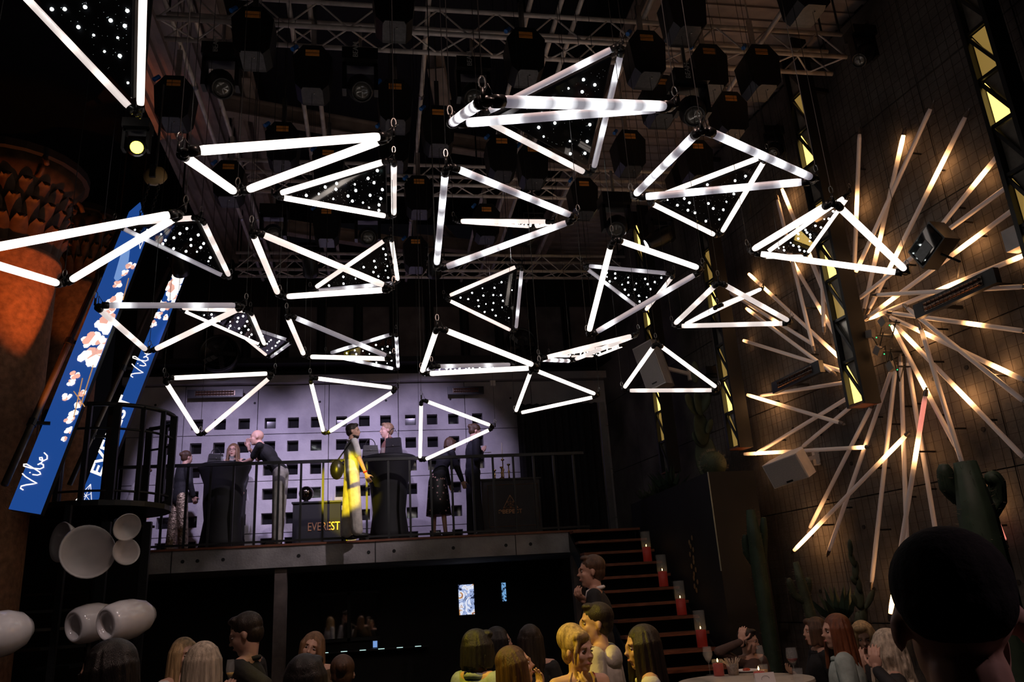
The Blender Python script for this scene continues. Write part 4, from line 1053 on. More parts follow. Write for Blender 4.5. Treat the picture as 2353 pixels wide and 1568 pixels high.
for i, (px, py, lb) in enumerate(((2030, 740, 'grey box nearest the starburst centre'), (2000, 768, 'left grey box'), (2018, 806, 'middle grey box'), (2048, 842, 'lowest grey box'))):
    q = on_wall(px, py, .31); r = thing('power_supply', q, 'small power supply in the starburst centre, ' + lb, 'power supply', 'starburst power supplies')
    rr = Matrix((d, nW, u)).transposed() @ Matrix.Rotation(.4 + i, 3, 'Y')
    MB().bar(q, q + Vector(WALL_N) * .295, .015).build('mount', BLACK, r); MB().box(q, (.08, .05, .09), rr).build('case', mat('grey_case', (.22, .19, .18), .6), r)
    MB().ball(on_wall(px + 14, py + 8, .345), .006, 6, 4).build('green_diode', mat('green_led', (0, 1, .3), .4, emit=(.02, 1, .25), estr=3), r)
    MB().path([q, q + rr @ Vector((.1, .03, -.1)), on_wall(px + 20, py + 35, .29), on_wall(px + 30, py - 5, .30)], .007, 5).build('cable', BLACK, r)
# ================================================================== UNDER THE BALCONY
MIRROR = mat('wall_mirror_glass', (.55, .52, .50), .03, 1.0)
a, b = on_y(738, 1372, 14.2), on_y(866, 1462, 14.2)
r = thing('wall_mirror', ((a.x + b.x) / 2, 14.2, b.z), 'wide dark mirror under the balcony reflecting the guests', 'mirror')
mid = (a.x + b.x) / 2
for x0, x1 in ((a.x, mid - .03), (mid + .03, b.x)):
    MB().box(((x0 + x1) / 2, 14.2, (a.z + b.z) / 2), (x1 - x0, .02, a.z - b.z)).build('mirror_glass', MIRROR, r)
MB().box((mid, 14.19, (a.z + b.z) / 2), (.05, .05, a.z - b.z + .1)).build('mullion', BLACK, r)
for z in (a.z + .03, b.z - .03): MB().box((mid, 14.19, z), (b.x - a.x + .1, .05, .05)).build('frame', BLACK, r)
def screen_mat(name, cols, scale, st_):
    m = bpy.data.materials.new(name); m.use_nodes = True; nt = m.node_tree; b = nt.nodes['Principled BSDF']
    tc = nt.nodes.new('ShaderNodeTexCoord'); v = nt.nodes.new('ShaderNodeTexNoise'); v.inputs['Scale'].default_value = scale; v.inputs['Detail'].default_value = 3; v.inputs['Distortion'].default_value = 2.2
    rp = nt.nodes.new('ShaderNodeValToRGB'); rp.color_ramp.interpolation = 'CONSTANT'
    while len(rp.color_ramp.elements) < len(cols): rp.color_ramp.elements.new(.5)
    for i, c in enumerate(cols): rp.color_ramp.elements[i].position = .28 + .5 * i / len(cols); rp.color_ramp.elements[i].color = (*c, 1)
    nt.links.new(tc.outputs['Object'], v.inputs['Vector']); nt.links.new(v.outputs['Fac'], rp.inputs['Fac'])
    b.inputs['Base Color'].default_value = (.02, .02, .02, 1); nt.links.new(rp.outputs['Color'], b.inputs['Emission Color']); b.inputs['Emission Strength'].default_value = st_
    return m
SCRM = screen_mat('art_screen', [(.02, .03, .08), (.35, .45, .75), (.8, .85, 1.0), (.55, .25, .08), (.1, .12, .3)], 5, .9)
def wall_screen(x0, y0, x1, y1, m_, lb):
    a, b = on_y(x0, y0, 14.18), on_y(x1, y1, 14.18)
    r = thing('wall_screen', ((a.x + b.x) / 2, 14.18, b.z), lb, 'screen')
    MB().box(((a.x + b.x) / 2, 14.2, (a.z + b.z) / 2), (abs(b.x - a.x) + .04, .03, a.z - b.z + .04)).build('frame', BLACK, r)
    MB().box(((a.x + b.x) / 2, 14.18, (a.z + b.z) / 2), (abs(b.x - a.x), .01, a.z - b.z)).build('display', m_, r)
wall_screen(1053, 1345, 1091, 1412, SCRM, 'upright bright picture screen under the balcony')
wall_screen(1152, 1340, 1164, 1382, screen_mat('blue_art_screen', [(.01, .02, .05), (.2, .45, .8), (.7, .9, 1.0)], 7, .8), 'narrow blue lit strip screen right of the picture screen')
wall_screen(857, 1474, 867, 1488, BLUE2, 'tiny pale blue display under the mirror')
r = thing('bar_shelf', (on_y(800, 1500, 14.0).x, 14.0, on_y(800, 1500, 14.0).z), 'dark bar shelf with small glints below the mirror', 'shelf')
a, b = on_y(735, 1502, 14.05), on_y(985, 1490, 14.05)
MB().box(((a.x + b.x) / 2, 14.1, a.z), (b.x - a.x, .22, .03)).build('board', BLACK, r)
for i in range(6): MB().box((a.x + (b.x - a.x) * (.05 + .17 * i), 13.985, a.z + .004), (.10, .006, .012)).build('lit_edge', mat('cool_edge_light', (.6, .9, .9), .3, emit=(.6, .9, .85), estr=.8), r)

def stage_fan(px, py, rad, label):
    c = on_y(px, py, 14.1); r = thing('stage_fan', c, label, 'fan', 'round stage fans')
    MB().lathe([(rad * .9, .18), (rad, .1), (rad, -.1), (rad * .94, -.12), (rad * .9, -.06), (0, -.02)], c, (0, 1, 0), 28).build('drum', PLASTIC, r, True)
    for k in range(1, 5): MB().path([c + Vector((rad * k / 4.2 * math.cos(t), -.13, rad * k / 4.2 * math.sin(t))) for t in [q * math.pi / 12 for q in range(24)]], .006, 5, closed=True).build('guard_ring', BLACK, r)
    for k in range(5):
        t = k * 1.2566; d = Vector((math.cos(t), 0, math.sin(t))); s = Vector((-math.sin(t), 0, math.cos(t)))
        MB()._add([c + d * .05 - s * .03 + Vector((0, -.05, 0)), c + d * rad * .85 - s * .06 + Vector((0, -.08, 0)), c + d * rad * .85 + s * .12 + Vector((0, -.03, 0)), c + d * .05 + s * .04 + Vector((0, -.03, 0))], [(0, 1, 2, 3)]).build('blade', GREYPLATE, r)
    MB().lathe([(.06, -.12), (.06, -.05), (0, -.05)], c, (0, 1, 0), 12).build('hub', BLACK, r)
    MB().box(c + Vector((0, .28, 0)), (.12, .3, .12)).build('bracket', BLACK, r)
stage_fan(505, 815, .34, 'round black fan high on the boards above the left wall heater')
stage_fan(1196, 792, .30, 'round black fan behind the brightest balcony triangle')
# ================================================================== CANDLES ON THE STAIRS
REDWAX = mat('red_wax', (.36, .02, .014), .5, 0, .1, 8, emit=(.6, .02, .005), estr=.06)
FLAME = mat('flame', (1, .7, .3), .5, emit=(1.0, .55, .16), estr=25)
def candle(c, r_, h, gh, label, flame=True, name='candle'):
    c = Vector(c); t = thing(name, c, label, 'candle', 'red candles')
    w = MB().lathe([(0, .004), (r_ * .96, .004), (r_ * .96, h), (r_ * .5, h - .008), (0, h - .008)], c, n=18).build('wax', REDWAX, t, True)
    MB().tube(c + Vector((0, 0, h - .01)), c + Vector((0, 0, h + .012)), .0015, n=4).build('wick', BLACK, w)
    if flame: MB().lathe([(0, 0), (.006, .008), (.005, .016), (0, .032)], c + Vector((0, 0, h + .008)), n=8).build('flame', FLAME, t, True)
    g = MB()
    g.lathe([(r_ * 1.10, 0), (r_ * 1.12, gh), (r_ * 1.05, gh), (r_ * 1.03, .003), (0, .003)], c, n=18)
    g.build('glass_cylinder', GLASS, t, True)
    return t
for base, lb in ((1278, 'topmost red candle in a tall glass on the stairs'), (1337, 'second red candle from the top of the stairs'), (1402, 'third red candle from the top of the stairs, burning'), (1477, 'lowest red candle on the stairs')):
    k = min(range(15), key=lambda k: abs(proj((3.78, 12.18 - RUN * k, 2.72 - RISE * k))[1] - base))
    candle((3.78, 12.16 - RUN * k, 2.72 - RISE * k), .062, .20, .42, lb)
# gold emblems on the partition
GP = mat('dim_gold_paint', (.30, .20, .10), .5, .4)
e = MB()
for i in range(14):
    p_ = Vector((4.012, 10.2 + .07 * math.sin(i * 2.3), 1.75 + i * .05)); e.ball(p_, (.006, .03, .035), 6, 5)
e.build('gold_emblem', GP, part)
# ================================================================== BAR TABLE IN FRONT
tc_ = on_z(1712, 1563, 1.08); TZ = 1.08
r = thing('round_table', (tc_.x, tc_.y, 0), 'pale round high table with candles and glasses at lower right', 'table')
TABLEM = mat('pale_stone_top', (.52, .48, .42), .45, 0, .12, 6)
MB().lathe([(0, TZ - .04), (.495, TZ - .04), (.51, TZ - .02), (.505, TZ), (0, TZ)], (tc_.x, tc_.y, 0), n=48).build('table_top', TABLEM, r)
MB().tube((tc_.x, tc_.y, 0.02), (tc_.x, tc_.y, TZ - .04), .045, n=14).build('leg', BLACK, r, True); MB().lathe([(.30, 0), (.30, .015), (.05, .04)], (tc_.x, tc_.y, 0), n=28).build('base', BLACK, r)
def on_t(px, py): q = on_z(px, py, TZ); return q
candle(on_t(1653, 1554), .042, .095, .125, 'burning red candle in glass at the left of the round table')
candle(on_t(1746, 1560), .042, .05, .06, 'low red tealight behind the white card on the round table')
q = on_t(1686, 1552); t = thing('flower_cup', q, 'cup of tiny dried white sprigs on the round table', 'cup')
MB().lathe([(.04, 0), (.05, .085), (.045, .085), (.036, .006), (0, .006)], q, n=16).build('cup', mat('ribbed_cup', (.5, .42, .38), .3, 0, .3, 60), t, True)
s_ = MB(); rnd = random.Random(5)
for i in range(60):
    v = Vector((rnd.uniform(-1, 1), rnd.uniform(-1, 1), 0)) * .05; s_.tube(q + v * .6 + Vector((0, 0, .07)), q + v * 1.3 + Vector((0, 0, rnd.uniform(.10, .135))), .0018, n=3)
tag(s_.build('dried_sprigs', mat('straw', (.62, .52, .42), .8), t), kind='stuff')
q = on_t(1716, 1545); t = thing('plate', q, 'white plate with a red snack on the round table', 'plate')
MB().lathe([(0, .003), (.06, .003), (.105, .016), (.11, .018), (.10, .010), (.05, .0), (0, 0)], q, n=28).build('dish', WHITEP, t, True); MB().ball(q + Vector((0, 0, .018)), (.035, .022, .014), 8, 6).build('snack', mat('red_snack', (.5, .07, .03), .5, 0, .3, 30), t, True)
WINE = mat('dark_wine', (.12, .01, .01), .2); BEER = mat('amber_drink', (.5, .25, .08), .2)
def stemglass(c, h, r_, label, flute=False, fill=None):
    c = Vector(c); t = thing('flute_glass' if flute else 'wine_glass', c, label, 'glass', 'stem glasses')
    b0 = h * .42
    prof = [(.034, 0), (.034, .003), (.005, .008), (.004, b0), (r_ * .55, b0 + .02), (r_, h * .72), (r_ * .8, h), (r_ * .77, h), (r_ * .95, h * .72), (r_ * .5, b0 + .024), (0, b0 + .015)]
    MB().lathe(prof, c, n=18).build('glass', GLASS, t, True)
    if fill: MB().lathe([(0, b0 + .02), (r_ * .52, b0 + .03), (r_ * .86, h * .66), (0, h * .66)], c, n=14).build('drink', fill, t, True)
    return t
stemglass(on_t(1632, 1552), .22, .042, 'wine glass at the far left of the round table')
stemglass(on_t(1754, 1552), .22, .030, 'flute glass beside the guest in glasses', True)
tumbler(on_t(1757, 1556), .09, .037, 'tumbler with amber drink on the round table', BEER)
stemglass(on_t(1828, 1562), .22, .045, 'wine glass with dark wine at the right of the round table', False, WINE)
tumbler(on_t(1838, 1580), .12, .036, 'empty tall tumbler at the right edge of the round table')
q = on_t(1759, 1572); t = thing('table_card', q, 'white folded card at the front of the round table', 'card')
MB().prism([q + Vector((-.075, -.02, 0)), q + Vector((-.075, .02, 0)), q + Vector((-.075, 0, .075))], (.15, 0, 0)).build('card', WHITEP, t)
MB().path([q + Vector((.03 * math.cos(a_), -.012, .035 + .02 * math.sin(a_))) for a_ in [k * .4 for k in range(15)]], .001, 4).build('printed_arc', BLACK, t)

# ================================================================== CACTI
GREEN = mat('dark_cactus_green', (.025, .05, .028), .65, 0, .35, 9); GREEN2 = mat('olive_cactus_green', (.06, .075, .04), .7, 0, .4, 8)
SPINE = mat('pale_spine', (.25, .20, .14), .6); SOIL = mat('dark_planter', (.012, .011, .011), .8)
def ribbed(mb, pts, r_, ribs=10, depth=.22):
    pts = [Vector(p) for p in pts]; n = ribs * 2; N = len(pts); vs = []
    for i, p in enumerate(pts):
        d = (pts[min(i + 1, N - 1)] - pts[max(i - 1, 0)]).normalized(); x = d.cross(Vector((0, 1, .01))).normalized(); y = d.cross(x)
        e = 1 if 1 < i < N - 2 else (.92 if i in (1, N - 2) else (.55 if i == N - 1 else .9))
        for k in range(n):
            rr = r_ * e * (1 - (depth if k % 2 else 0)); t = 2 * math.pi * k / n; vs.append(p + x * rr * math.cos(t) + y * rr * math.sin(t))
    fs = [(i * n + k, i * n + (k + 1) % n, (i + 1) * n + (k + 1) % n, (i + 1) * n + k) for i in range(N - 1) for k in range(n)]
    fs += [tuple(range(n - 1, -1, -1)), tuple(range((N - 1) * n, N * n))]
    mb._add(vs, fs); return mb
def spines(pts, r_, rnd, cnt, L):
    s = MB(); pts = [Vector(p) for p in pts]
    for i in range(cnt):
        t = rnd.random() * (len(pts) - 1); k = int(t); p = pts[k].lerp(pts[min(k + 1, len(pts) - 1)], t - k); a_ = rnd.random() * 6.28
        d = Vector((math.cos(a_), math.sin(a_), rnd.uniform(-.2, .5))).normalized(); s.tube(p + d * r_ * .9, p + d * (r_ + L), .0012, .0004, 3, False)
    return s
def columnar(label, stems, base, mat_=GREEN, name='columnar_cactus', pot=True):
    base = Vector(base); r = thing(name, (base.x, base.y, 0 if pot else base.z), label, 'cactus', 'cacti along the right wall'); rnd = random.Random(len(label))
    for i, (pts, rr) in enumerate(stems):
        sp_ = []
        for j in range(len(pts) - 1):
            for q in range(4): sp_.append(Vector(pts[j]).lerp(Vector(pts[j + 1]), q / 4))
        sp_.append(Vector(pts[-1]))
        o = ribbed(MB(), sp_, rr).build('trunk' if i == 0 else 'arm', mat_, r, True)
        tag(spines(sp_, rr, rnd, 160 if i == 0 else 60, .018).build('spine', SPINE, o), kind='stuff')
    if pot:
        MB().lathe([(.11, 0), (.14, .4), (.12, .4), (.11, .35), (0, .35)], (base.x, base.y, 0), n=20).build('pot', SOIL, r)
    return r
def V3(l, z): return [at(px, py, z) for px, py in l]
t0 = at(2217, 1062, 4.4); bx_ = Vector((t0.x, t0.y, 0))
columnar('large dark cactus with curved arm beside the near head', [([(t0.x, t0.y, .3), (t0.x, t0.y, 1.2), tuple(t0)], .105), (V3([(2235, 1205), (2275, 1180), (2293, 1150), (2290, 1110), (2272, 1088)], 4.35), .045), (V3([(2205, 1150), (2178, 1120), (2168, 1068)], 4.45), .045)], bx_)
t0 = at(1724, 1172, 9.04); columnar('tall thin dark cactus beside the black partition', [([(t0.x, t0.y, .3), (t0.x, t0.y, 1.5), tuple(t0)], .085), (V3([(1735, 1330), (1752, 1300), (1755, 1190)], 8.98), .05), (V3([(1735, 1300), (1716, 1270), (1712, 1230)], 8.98), .045)], t0)
t0 = at(1828, 1292, 7.6); columnar('branching cactus left of the agave on the right', [([(t0.x + .12, t0.y, .3), (t0.x + .1, t0.y, 1.2), tuple(t0)], .05), (V3([(1850, 1385), (1825, 1368), (1812, 1330)], 7.5), .035), (V3([(1848, 1380), (1858, 1350), (1857, 1328)], 7.6), .035)], t0, GREEN2)
def prickly(label, pads, base, name='prickly_pear', m_=GREEN2, pot=True):
    base = Vector(base); r = thing(name, (base.x, base.y, 0 if pot else base.z), label, 'cactus', 'cacti along the right wall'); rnd = random.Random(len(label))
    for px, py, z, w, h, tilt in pads:
        c = at(px, py, z); rot = Matrix.Rotation(rnd.uniform(-.5, .5), 3, 'Z') @ Matrix.Rotation(tilt, 3, 'Y')
        o = MB().ball(c, (w, .022, h), 12, 8, rot).build('pad', m_, r, True)
    if pot: MB().lathe([(.11, 0), (.14, .35), (.12, .35), (0, .3)], (base.x, base.y, 0), n=18).build('pot', SOIL, r); MB().tube((base.x, base.y, .3), at(pads[-1][0], pads[-1][1], pads[-1][2]), .03, .02, 8).build('stem', m_, r)
    return r
b0 = at(1622, 1110, 11.0); prickly('prickly pear with flat pads behind the small triangle light', [(1597, 855, 11.0, .06, .16, .1), (1590, 930, 11.0, .10, .17, -.6), (1606, 925, 11.0, .10, .19, .0), (1620, 925, 11.0, .07, .16, .5), (1612, 985, 11.0, .14, .24, .0), (1630, 980, 11.0, .05, .12, .5), (1605, 1010, 11.0, .08, .13, -.6), (1622, 1050, 11.0, .15, .30, .05), (1645, 1060, 11.0, .06, .14, .6), (1624, 1086, 11.0, .10, .15, 0)], (b0.x, b0.y, 3.13), pot=False)
b0 = at(1966, 1450, 6.9); prickly('thin jointed cactus with thorny joints right of the agave', [(1954, 1258, 6.9, .022, .07, .1), (1958, 1285, 6.9, .025, .07, -.2), (1966, 1310, 6.9, .03, .08, .2), (1972, 1340, 6.9, .03, .08, -.1), (1963, 1335, 6.9, .03, .05, -.8), (1975, 1372, 6.9, .04, .10, .1), (1968, 1385, 6.9, .03, .09, -.7), (1998, 1378, 6.9, .03, .10, .7), (1985, 1410, 6.9, .05, .10, .3), (1978, 1432, 6.9, .05, .10, 0)], b0)
def agave(c, n, L, label, m_=GREEN2, up=.9, pot=0.0):
    c = Vector(c); r = thing('agave', c, label, 'succulent', 'succulents'); rnd = random.Random(int(L * 1000) + n)
    for i in range(n):
        t = 6.283 * i / n + rnd.uniform(-.2, .2); e = rnd.uniform(.4, 1) * up; d = Vector((math.cos(t) * math.cos(e), math.sin(t) * math.cos(e), math.sin(e))); s = d.cross(Vector((0, 0, 1))).normalized(); w = L * .10
        q = c + Vector((0, 0, .0)); n_ = s.cross(d)
        MB()._add([q - s * w * .6, q + s * w * .6, q + d * L * .5 + s * w - n_ * .01, q + d * L * .5 - s * w - n_ * .01, q + d * L, q + d * L * .5 - n_ * .03 - n_ * w * .5], [(0, 1, 2, 5), (0, 5, 3), (3, 5, 4), (5, 2, 4), (0, 3, 2, 1), (3, 4, 2)]).build('leaf', m_, r)
    if pot: MB().lathe([(.13, -pot), (.15, -.02), (.12, -.02), (0, -.03)], c, n=16).build('pot', SOIL, r)
    return r
q = at(1935, 1440, 8.1); agave((q.x, q.y, q.z), 18, .42, 'spiky dark agave between the cacti on the right', GREEN, 1.4, q.z)
def on_part(px, y): 
    q = on_y(px, 1120, y); return Vector((min(max(q.x, 4.12), 4.55), y, 3.13))
agave(Vector((4.2, 12.3, 3.14)), 14, .25, 'grey green rosette at the low left end of the black partition', GREEN2, 1.1)
agave(Vector((4.25, 11.9, 3.14)), 12, .3, 'small leafy succulent on the black partition', GREEN2, 1.2)
agave(Vector((4.3, 11.5, 3.14)), 16, .45, 'taller spiky plant on the black partition', GREEN, 1.4)
c = Vector((4.3, 9.8, 3.135)); r = thing('barrel_cactus', c, 'round spiny barrel cactus on the near end of the partition', 'cactus')
pf = [(.17 * math.cos(a_), .16 + .17 * math.sin(a_)) for a_ in [-1.3 + .26 * i for i in range(11)]] + [(0, .33)]
MB().lathe(pf, c, n=24).build('body', GREEN2, r, True)
s_ = MB(); rnd = random.Random(9)
for i in range(260):
    a_, b_ = rnd.random() * 6.28, rnd.uniform(-.5, 1.5); d = Vector((math.cos(a_) * math.cos(b_), math.sin(a_) * math.cos(b_), math.sin(b_))); s_.tube(c + Vector((0, 0, .16)) + d * .165, c + Vector((0, 0, .16)) + d * .205, .002, .0006, 3, False)
tag(s_.build('spine', SPINE, r), kind='stuff')
# ================================================================== PEOPLE
TMP_SCENE = bpy.data.scenes.new('remesh_scratch')
def remesh(mb, voxel, smooth=4, factor=.5):
    me = bpy.data.meshes.new('tmp'); me.from_pydata([tuple(v) for v in mb.v], [], mb.f)
    o = bpy.data.objects.new('tmp', me); TMP_SCENE.collection.objects.link(o)
    m_ = o.modifiers.new('r', 'REMESH'); m_.mode = 'VOXEL'; m_.voxel_size = voxel
    if smooth: s = o.modifiers.new('s', 'SMOOTH'); s.iterations = smooth; s.factor = factor
    vl = TMP_SCENE.view_layers[0]; vl.update()
    ev = bpy.data.meshes.new_from_object(o.evaluated_get(vl.depsgraph))
    out = MB(); out.v = [v.co.copy() for v in ev.vertices]; out.f = [tuple(p.vertices) for p in ev.polygons]; out.m = [0] * len(out.f)
    bpy.data.objects.remove(o); bpy.data.meshes.remove(me); bpy.data.meshes.remove(ev)
    return out
def ik(a, b, l1, l2, pole):
    a = Vector(a); b = Vector(b); d = b - a; L = d.length
    if L > (l1 + l2) * .995: 
        return a + d * (l1 / (l1 + l2))
    d.normalize(); x = (l1 * l1 - l2 * l2 + L * L) / (2 * L); h = math.sqrt(max(l1 * l1 - x * x, 0))
    p = Vector(pole); p = (p - d * p.dot(d)).normalized()
    return a + d * x + p * h
SKIN = {k: mat('skin_' + k, c, .5, 0, .10, 12, spec=.4) for k, c in {'fair': (.62, .38, .29), 'light': (.55, .33, .25), 'tan': (.46, .26, .19)}.items()}
HAIRM = {}
def hair_mat(name, c):
    if name not in HAIRM: HAIRM[name] = mat('hair_' + name, c, .42, 0, .45, 5, .35, 30, stretch=(14, 14, 1.2), spec=.45)
    return HAIRM[name]
HC = {'dark': (.022, .014, .010), 'brown': (.085, .042, .022), 'auburn': (.17, .055, .022), 'blond': (.50, .34, .17), 'silver': (.52, .44, .34), 'lightbrown': (.24, .13, .065), 'black': (.010, .008, .008), 'sandy': (.32, .19, .10)}
CL = {}
def cloth(name, c, rough=.8, **k):
    if name not in CL: CL[name] = mat('cloth_' + name, c, rough, 0, .25, 9, .25, 25, **k)
    return CL[name]
EYE_W = mat('eye_white', (.50, .46, .44), .25); IRIS = mat('iris', (.03, .02, .015), .2); LIP = mat('lips', (.42, .14, .12), .4)
def make_hand(out, wrist, d, pn, ts, k, curl, voxel):
    mb = MB(); d = d.normalized(); pn = (pn - d * pn.dot(d)).normalized(); ts = d.cross(pn) * (1 if d.cross(pn).dot(ts) > 0 else -1)
    rot = Matrix((ts, d, pn)).transposed()
    mb.ball(wrist + d * .048 * k, Vector((.041, .052, .017)) * k, 12, 8, rot); mb.capsule(wrist - d * .03 * k, wrist + d * .02 * k, .026 * k, .027 * k, 8)
    for i, (o_, L) in enumerate(((.030, .066), (.010, .078), (-.010, .073), (-.029, .056))):
        p = wrist + d * .085 * k + ts * o_ * k; a = curl * .5
        for s, f in enumerate((.42, .33, .25)):
            a += curl * (.55 if s else .35); dd = d * math.cos(a) + pn * math.sin(a) + ts * o_ * 1.2; dd.normalize()
            q = p + dd * L * f * k; mb.capsule(p, q, (.0092 - .0008 * s) * k, (.0086 - .001 * s) * k, 7); p = q
    p = wrist + d * .025 * k + ts * .030 * k; dd = (d * .65 + ts * .75 + pn * .25 * (1 + curl)).normalized(); q = p + dd * .045 * k; mb.capsule(p, q, .0125 * k, .0105 * k, 7)
    dd2 = (d * .9 + ts * .25 + pn * .35 * (1 + curl)).normalized(); mb.capsule(q, q + dd2 * .035 * k, .0105 * k, .0085 * k, 7)
    h = remesh(mb, voxel, 2, .4); out._add(h.v, h.f)

def person(label, head, face, hf=None, floor=0.0, k=None, pitch=0, roll=0, lean=0, side=0, sex='f', skin='light', hair=('long', 'brown'),
           top=('tee', 'black'), bottom=('trousers', 'black'), handL=None, handR=None, curlL=.5, curlR=.5, seated=False, vox=.010, beard=None, glasses=False, hands=True, hipshift=0, baggy=1.0, wide=1.0, head_scale=1.0, footfwd=0.0, extra=None, parent_group='guests'):
    hd = at(*head); a = math.radians(face); f = Vector((math.sin(a), math.cos(a), 0)); r = Vector((math.cos(a), -math.sin(a), 0)); u = Vector((0, 0, 1))
    b = math.radians(face if hf is None else hf)
    ff = Vector((math.sin(b), math.cos(b), 0)); fr = Vector((math.cos(b), -math.sin(b), 0))
    sp = (u * math.cos(lean) + f * math.sin(lean) + r * math.sin(side)).normalized()
    k = k or min(1.08, max(.90, (hd.z - floor) / 1.63))
    nk = (sp * .6 + u * .4 + f * .18).normalized()
    N = hd - nk * .140 * k; P = N - sp * .52 * k + r * hipshift
    root = thing('person', (P.x, P.y, floor), label, 'person', parent_group)
    # head axes
    R3 = Matrix((fr, ff, u)).transposed() @ Matrix.Rotation(-pitch, 3, 'X') @ Matrix.Rotation(roll, 3, 'Y')
    hk = k * head_scale * (.97 if sex == 'f' else 1.03)
    def hp(x, y, z): return hd + R3 @ (Vector((x, y, z)) * hk)
    def hr_(x, y, z): return Vector((x, y, z)) * hk
    body = MB()
    body.ball(hp(0, -.012, .03), hr_(.074, .092, .085), 16, 12, R3); body.ball(hp(0, .022, -.035), hr_(.060, .066, .083), 14, 10, R3)
    body.ball(hp(0, .050, -.094), hr_(.032, .030, .024), 10, 8, R3); body.ball(hp(0, .008, -.075), hr_(.054, .055, .038), 10, 8, R3)
    body.ball(hp(0, .099, -.024), hr_(.0135, .017, .012), 8, 6, R3); body.ball(hp(0, .089, .004), hr_(.010, .013, .030), 8, 6, R3)
    body.ball(hp(0, .070, .027), hr_(.048, .018, .013), 10, 6, R3); body.ball(hp(0, .082, -.060), hr_(.022, .012, .011), 8, 6, R3)
    for s in (-1, 1):
        body.ball(hp(s * .034, .058, -.026), hr_(.024, .024, .024), 8, 6, R3); body.ball(hp(s * .076, -.008, -.012), hr_(.010, .017, .028), 8, 6, R3)
    body.capsule(N - sp * .03 * k, hp(0, -.018, -.06), .056 * k, .050 * k, 12)
    sw = (.175 if sex == 'm' else .150) * k * wide
    S = {s: N - sp * .055 * k + r * s * sw for s in (-1, 1)}
    body.capsule(N - sp * .03 * k, S[-1] + sp * .015, .058 * k, .046 * k); body.capsule(N - sp * .03 * k, S[1] + sp * .015, .058 * k, .046 * k)
    C3 = Matrix((r, sp.cross(r) * -1 if (sp.cross(r) * -1).dot(f) > 0 else sp.cross(r), sp)).transposed()
    body.ball(N - sp * .20 * k, Vector((.145 if sex == 'm' else .125, .098, .19)) * k, 14, 10, C3); body.ball(P + sp * .10 * k, Vector((.125, .088, .17)) * k, 12, 8, C3); body.ball(P, Vector((.145, .10, .11)) * k, 12, 8, C3)
    W = {}; E = {}
    for s, h in ((-1, handL), (1, handR)):
        l1, l2 = .285 * k, .25 * k
        if h is None: tgt = S[s] - u * .50 * k + r * s * .05 * k + f * (.07 + .25 * math.sin(lean)) * k; dirh = -u
        elif h[0] == 'px': tgt = at(*h[1:4]); dirh = Vector(h[4]) if len(h) > 4 else None
        else: tgt = S[s] + r * h[0] * k * s + f * h[1] * k + u * h[2] * k; dirh = None
        if (tgt - S[s]).length > (l1 + l2): tgt = S[s] + (tgt - S[s]).normalized() * (l1 + l2) * .98
        el = ik(S[s], tgt, l1, l2, -u * .6 - f * .5 + r * s * .6); W[s] = tgt; E[s] = el
        body.capsule(S[s], el, .046 * k, .037 * k); body.capsule(el, tgt, .038 * k, .026 * k)
    ptz = P.z; legs = {}
    for s in (-1, 1):
        hip = P + r * s * .085 * k - sp * .03 * k
        if seated: ft = Vector((hip.x, hip.y, floor + .09)) + f * .30 + r * s * .03
        else: ft = Vector((P.x, P.y, floor + .085 * k)) + r * s * .105 * k * baggy + f * (footfwd + (.05 if s > 0 else -.04))
        Lg = max((ft - hip).length * .502, .40 * k) if not seated else max((ft - hip).length * .51, .42 * k)
        kn = ik(hip, ft, Lg, Lg, f); legs[s] = (hip, kn, ft)
        body.capsule(hip, kn, .078 * k, .052 * k); body.capsule(kn, ft, .052 * k, .036 * k)
        body.ball(ft + f * .05 * k - u * .045 * k, Vector((.042, .115, .038)) * k, 10, 6, Matrix((r, f, u)).transposed())
    bm_ = remesh(body, vox, 3)
    if hands:
        for s, h, cl in ((-1, handL, curlL), (1, handR, curlR)):
            d = (W[s] - E[s]).normalized()
            if h is not None and h[0] == 'px' and len(h) > 4: d = Vector(h[4]).normalized()
            pn = (f * .5 - r * s * .9) if h is None else (hd - W[s])
            make_hand(bm_, W[s], d, pn, u + f * .3, k, cl, .0042 if vox <= .010 else .006)
    bo = bm_.build('body', SKIN[skin], root, True)
    # face
    for s in (-1, 1):
        e_ = MB().ball(hp(s * .030, .0735, .005), hr_(.0130, .0075, .0055), 8, 6, R3).build('eye', EYE_W, root, True)
        MB().ball(hp(s * .030, .0798, .005), hr_(.0052, .0025, .0048), 8, 6, R3).build('iris', IRIS, e_, True)
        MB().ball(hp(s * .031, .084, .027), hr_(.0165, .004, .0028), 8, 5, R3).build('eyebrow', hair_mat(hair[1], HC[hair[1]]), root, True)
    MB().ball(hp(0, .0905, -.0605), hr_(.021, .006, .0068), 10, 6, R3).build('lips', LIP, root, True)
    if glasses:
        g = MB()
        for s in (-1, 1):
            g.path([hp(s * .032 + .023 * math.cos(t), .098, .004 + .019 * math.sin(t)) for t in [q * .5236 for q in range(12)]], .0016 * hk, 4, closed=True); g.path([hp(s * .055, .097, .006), hp(s * .078, .0, .006)], .0016 * hk, 4)
        g.tube(hp(-.009, .099, .006), hp(.009, .099, .006), .0016 * hk, n=4); g.build('glasses', BLACK, root)
    # hair
    hm = hair_mat(hair[1], HC[hair[1]]); st_ = hair[0]; H = MB(); rnd = random.Random(len(label) * 7)
    def cap(sx=1.0):
        H.ball(hp(0, -.024, .042), hr_(.083 * sx, .098, .088), 18, 12, R3); H.ball(hp(0, -.045, -.005), hr_(.075 * sx, .068, .075), 14, 10, R3)
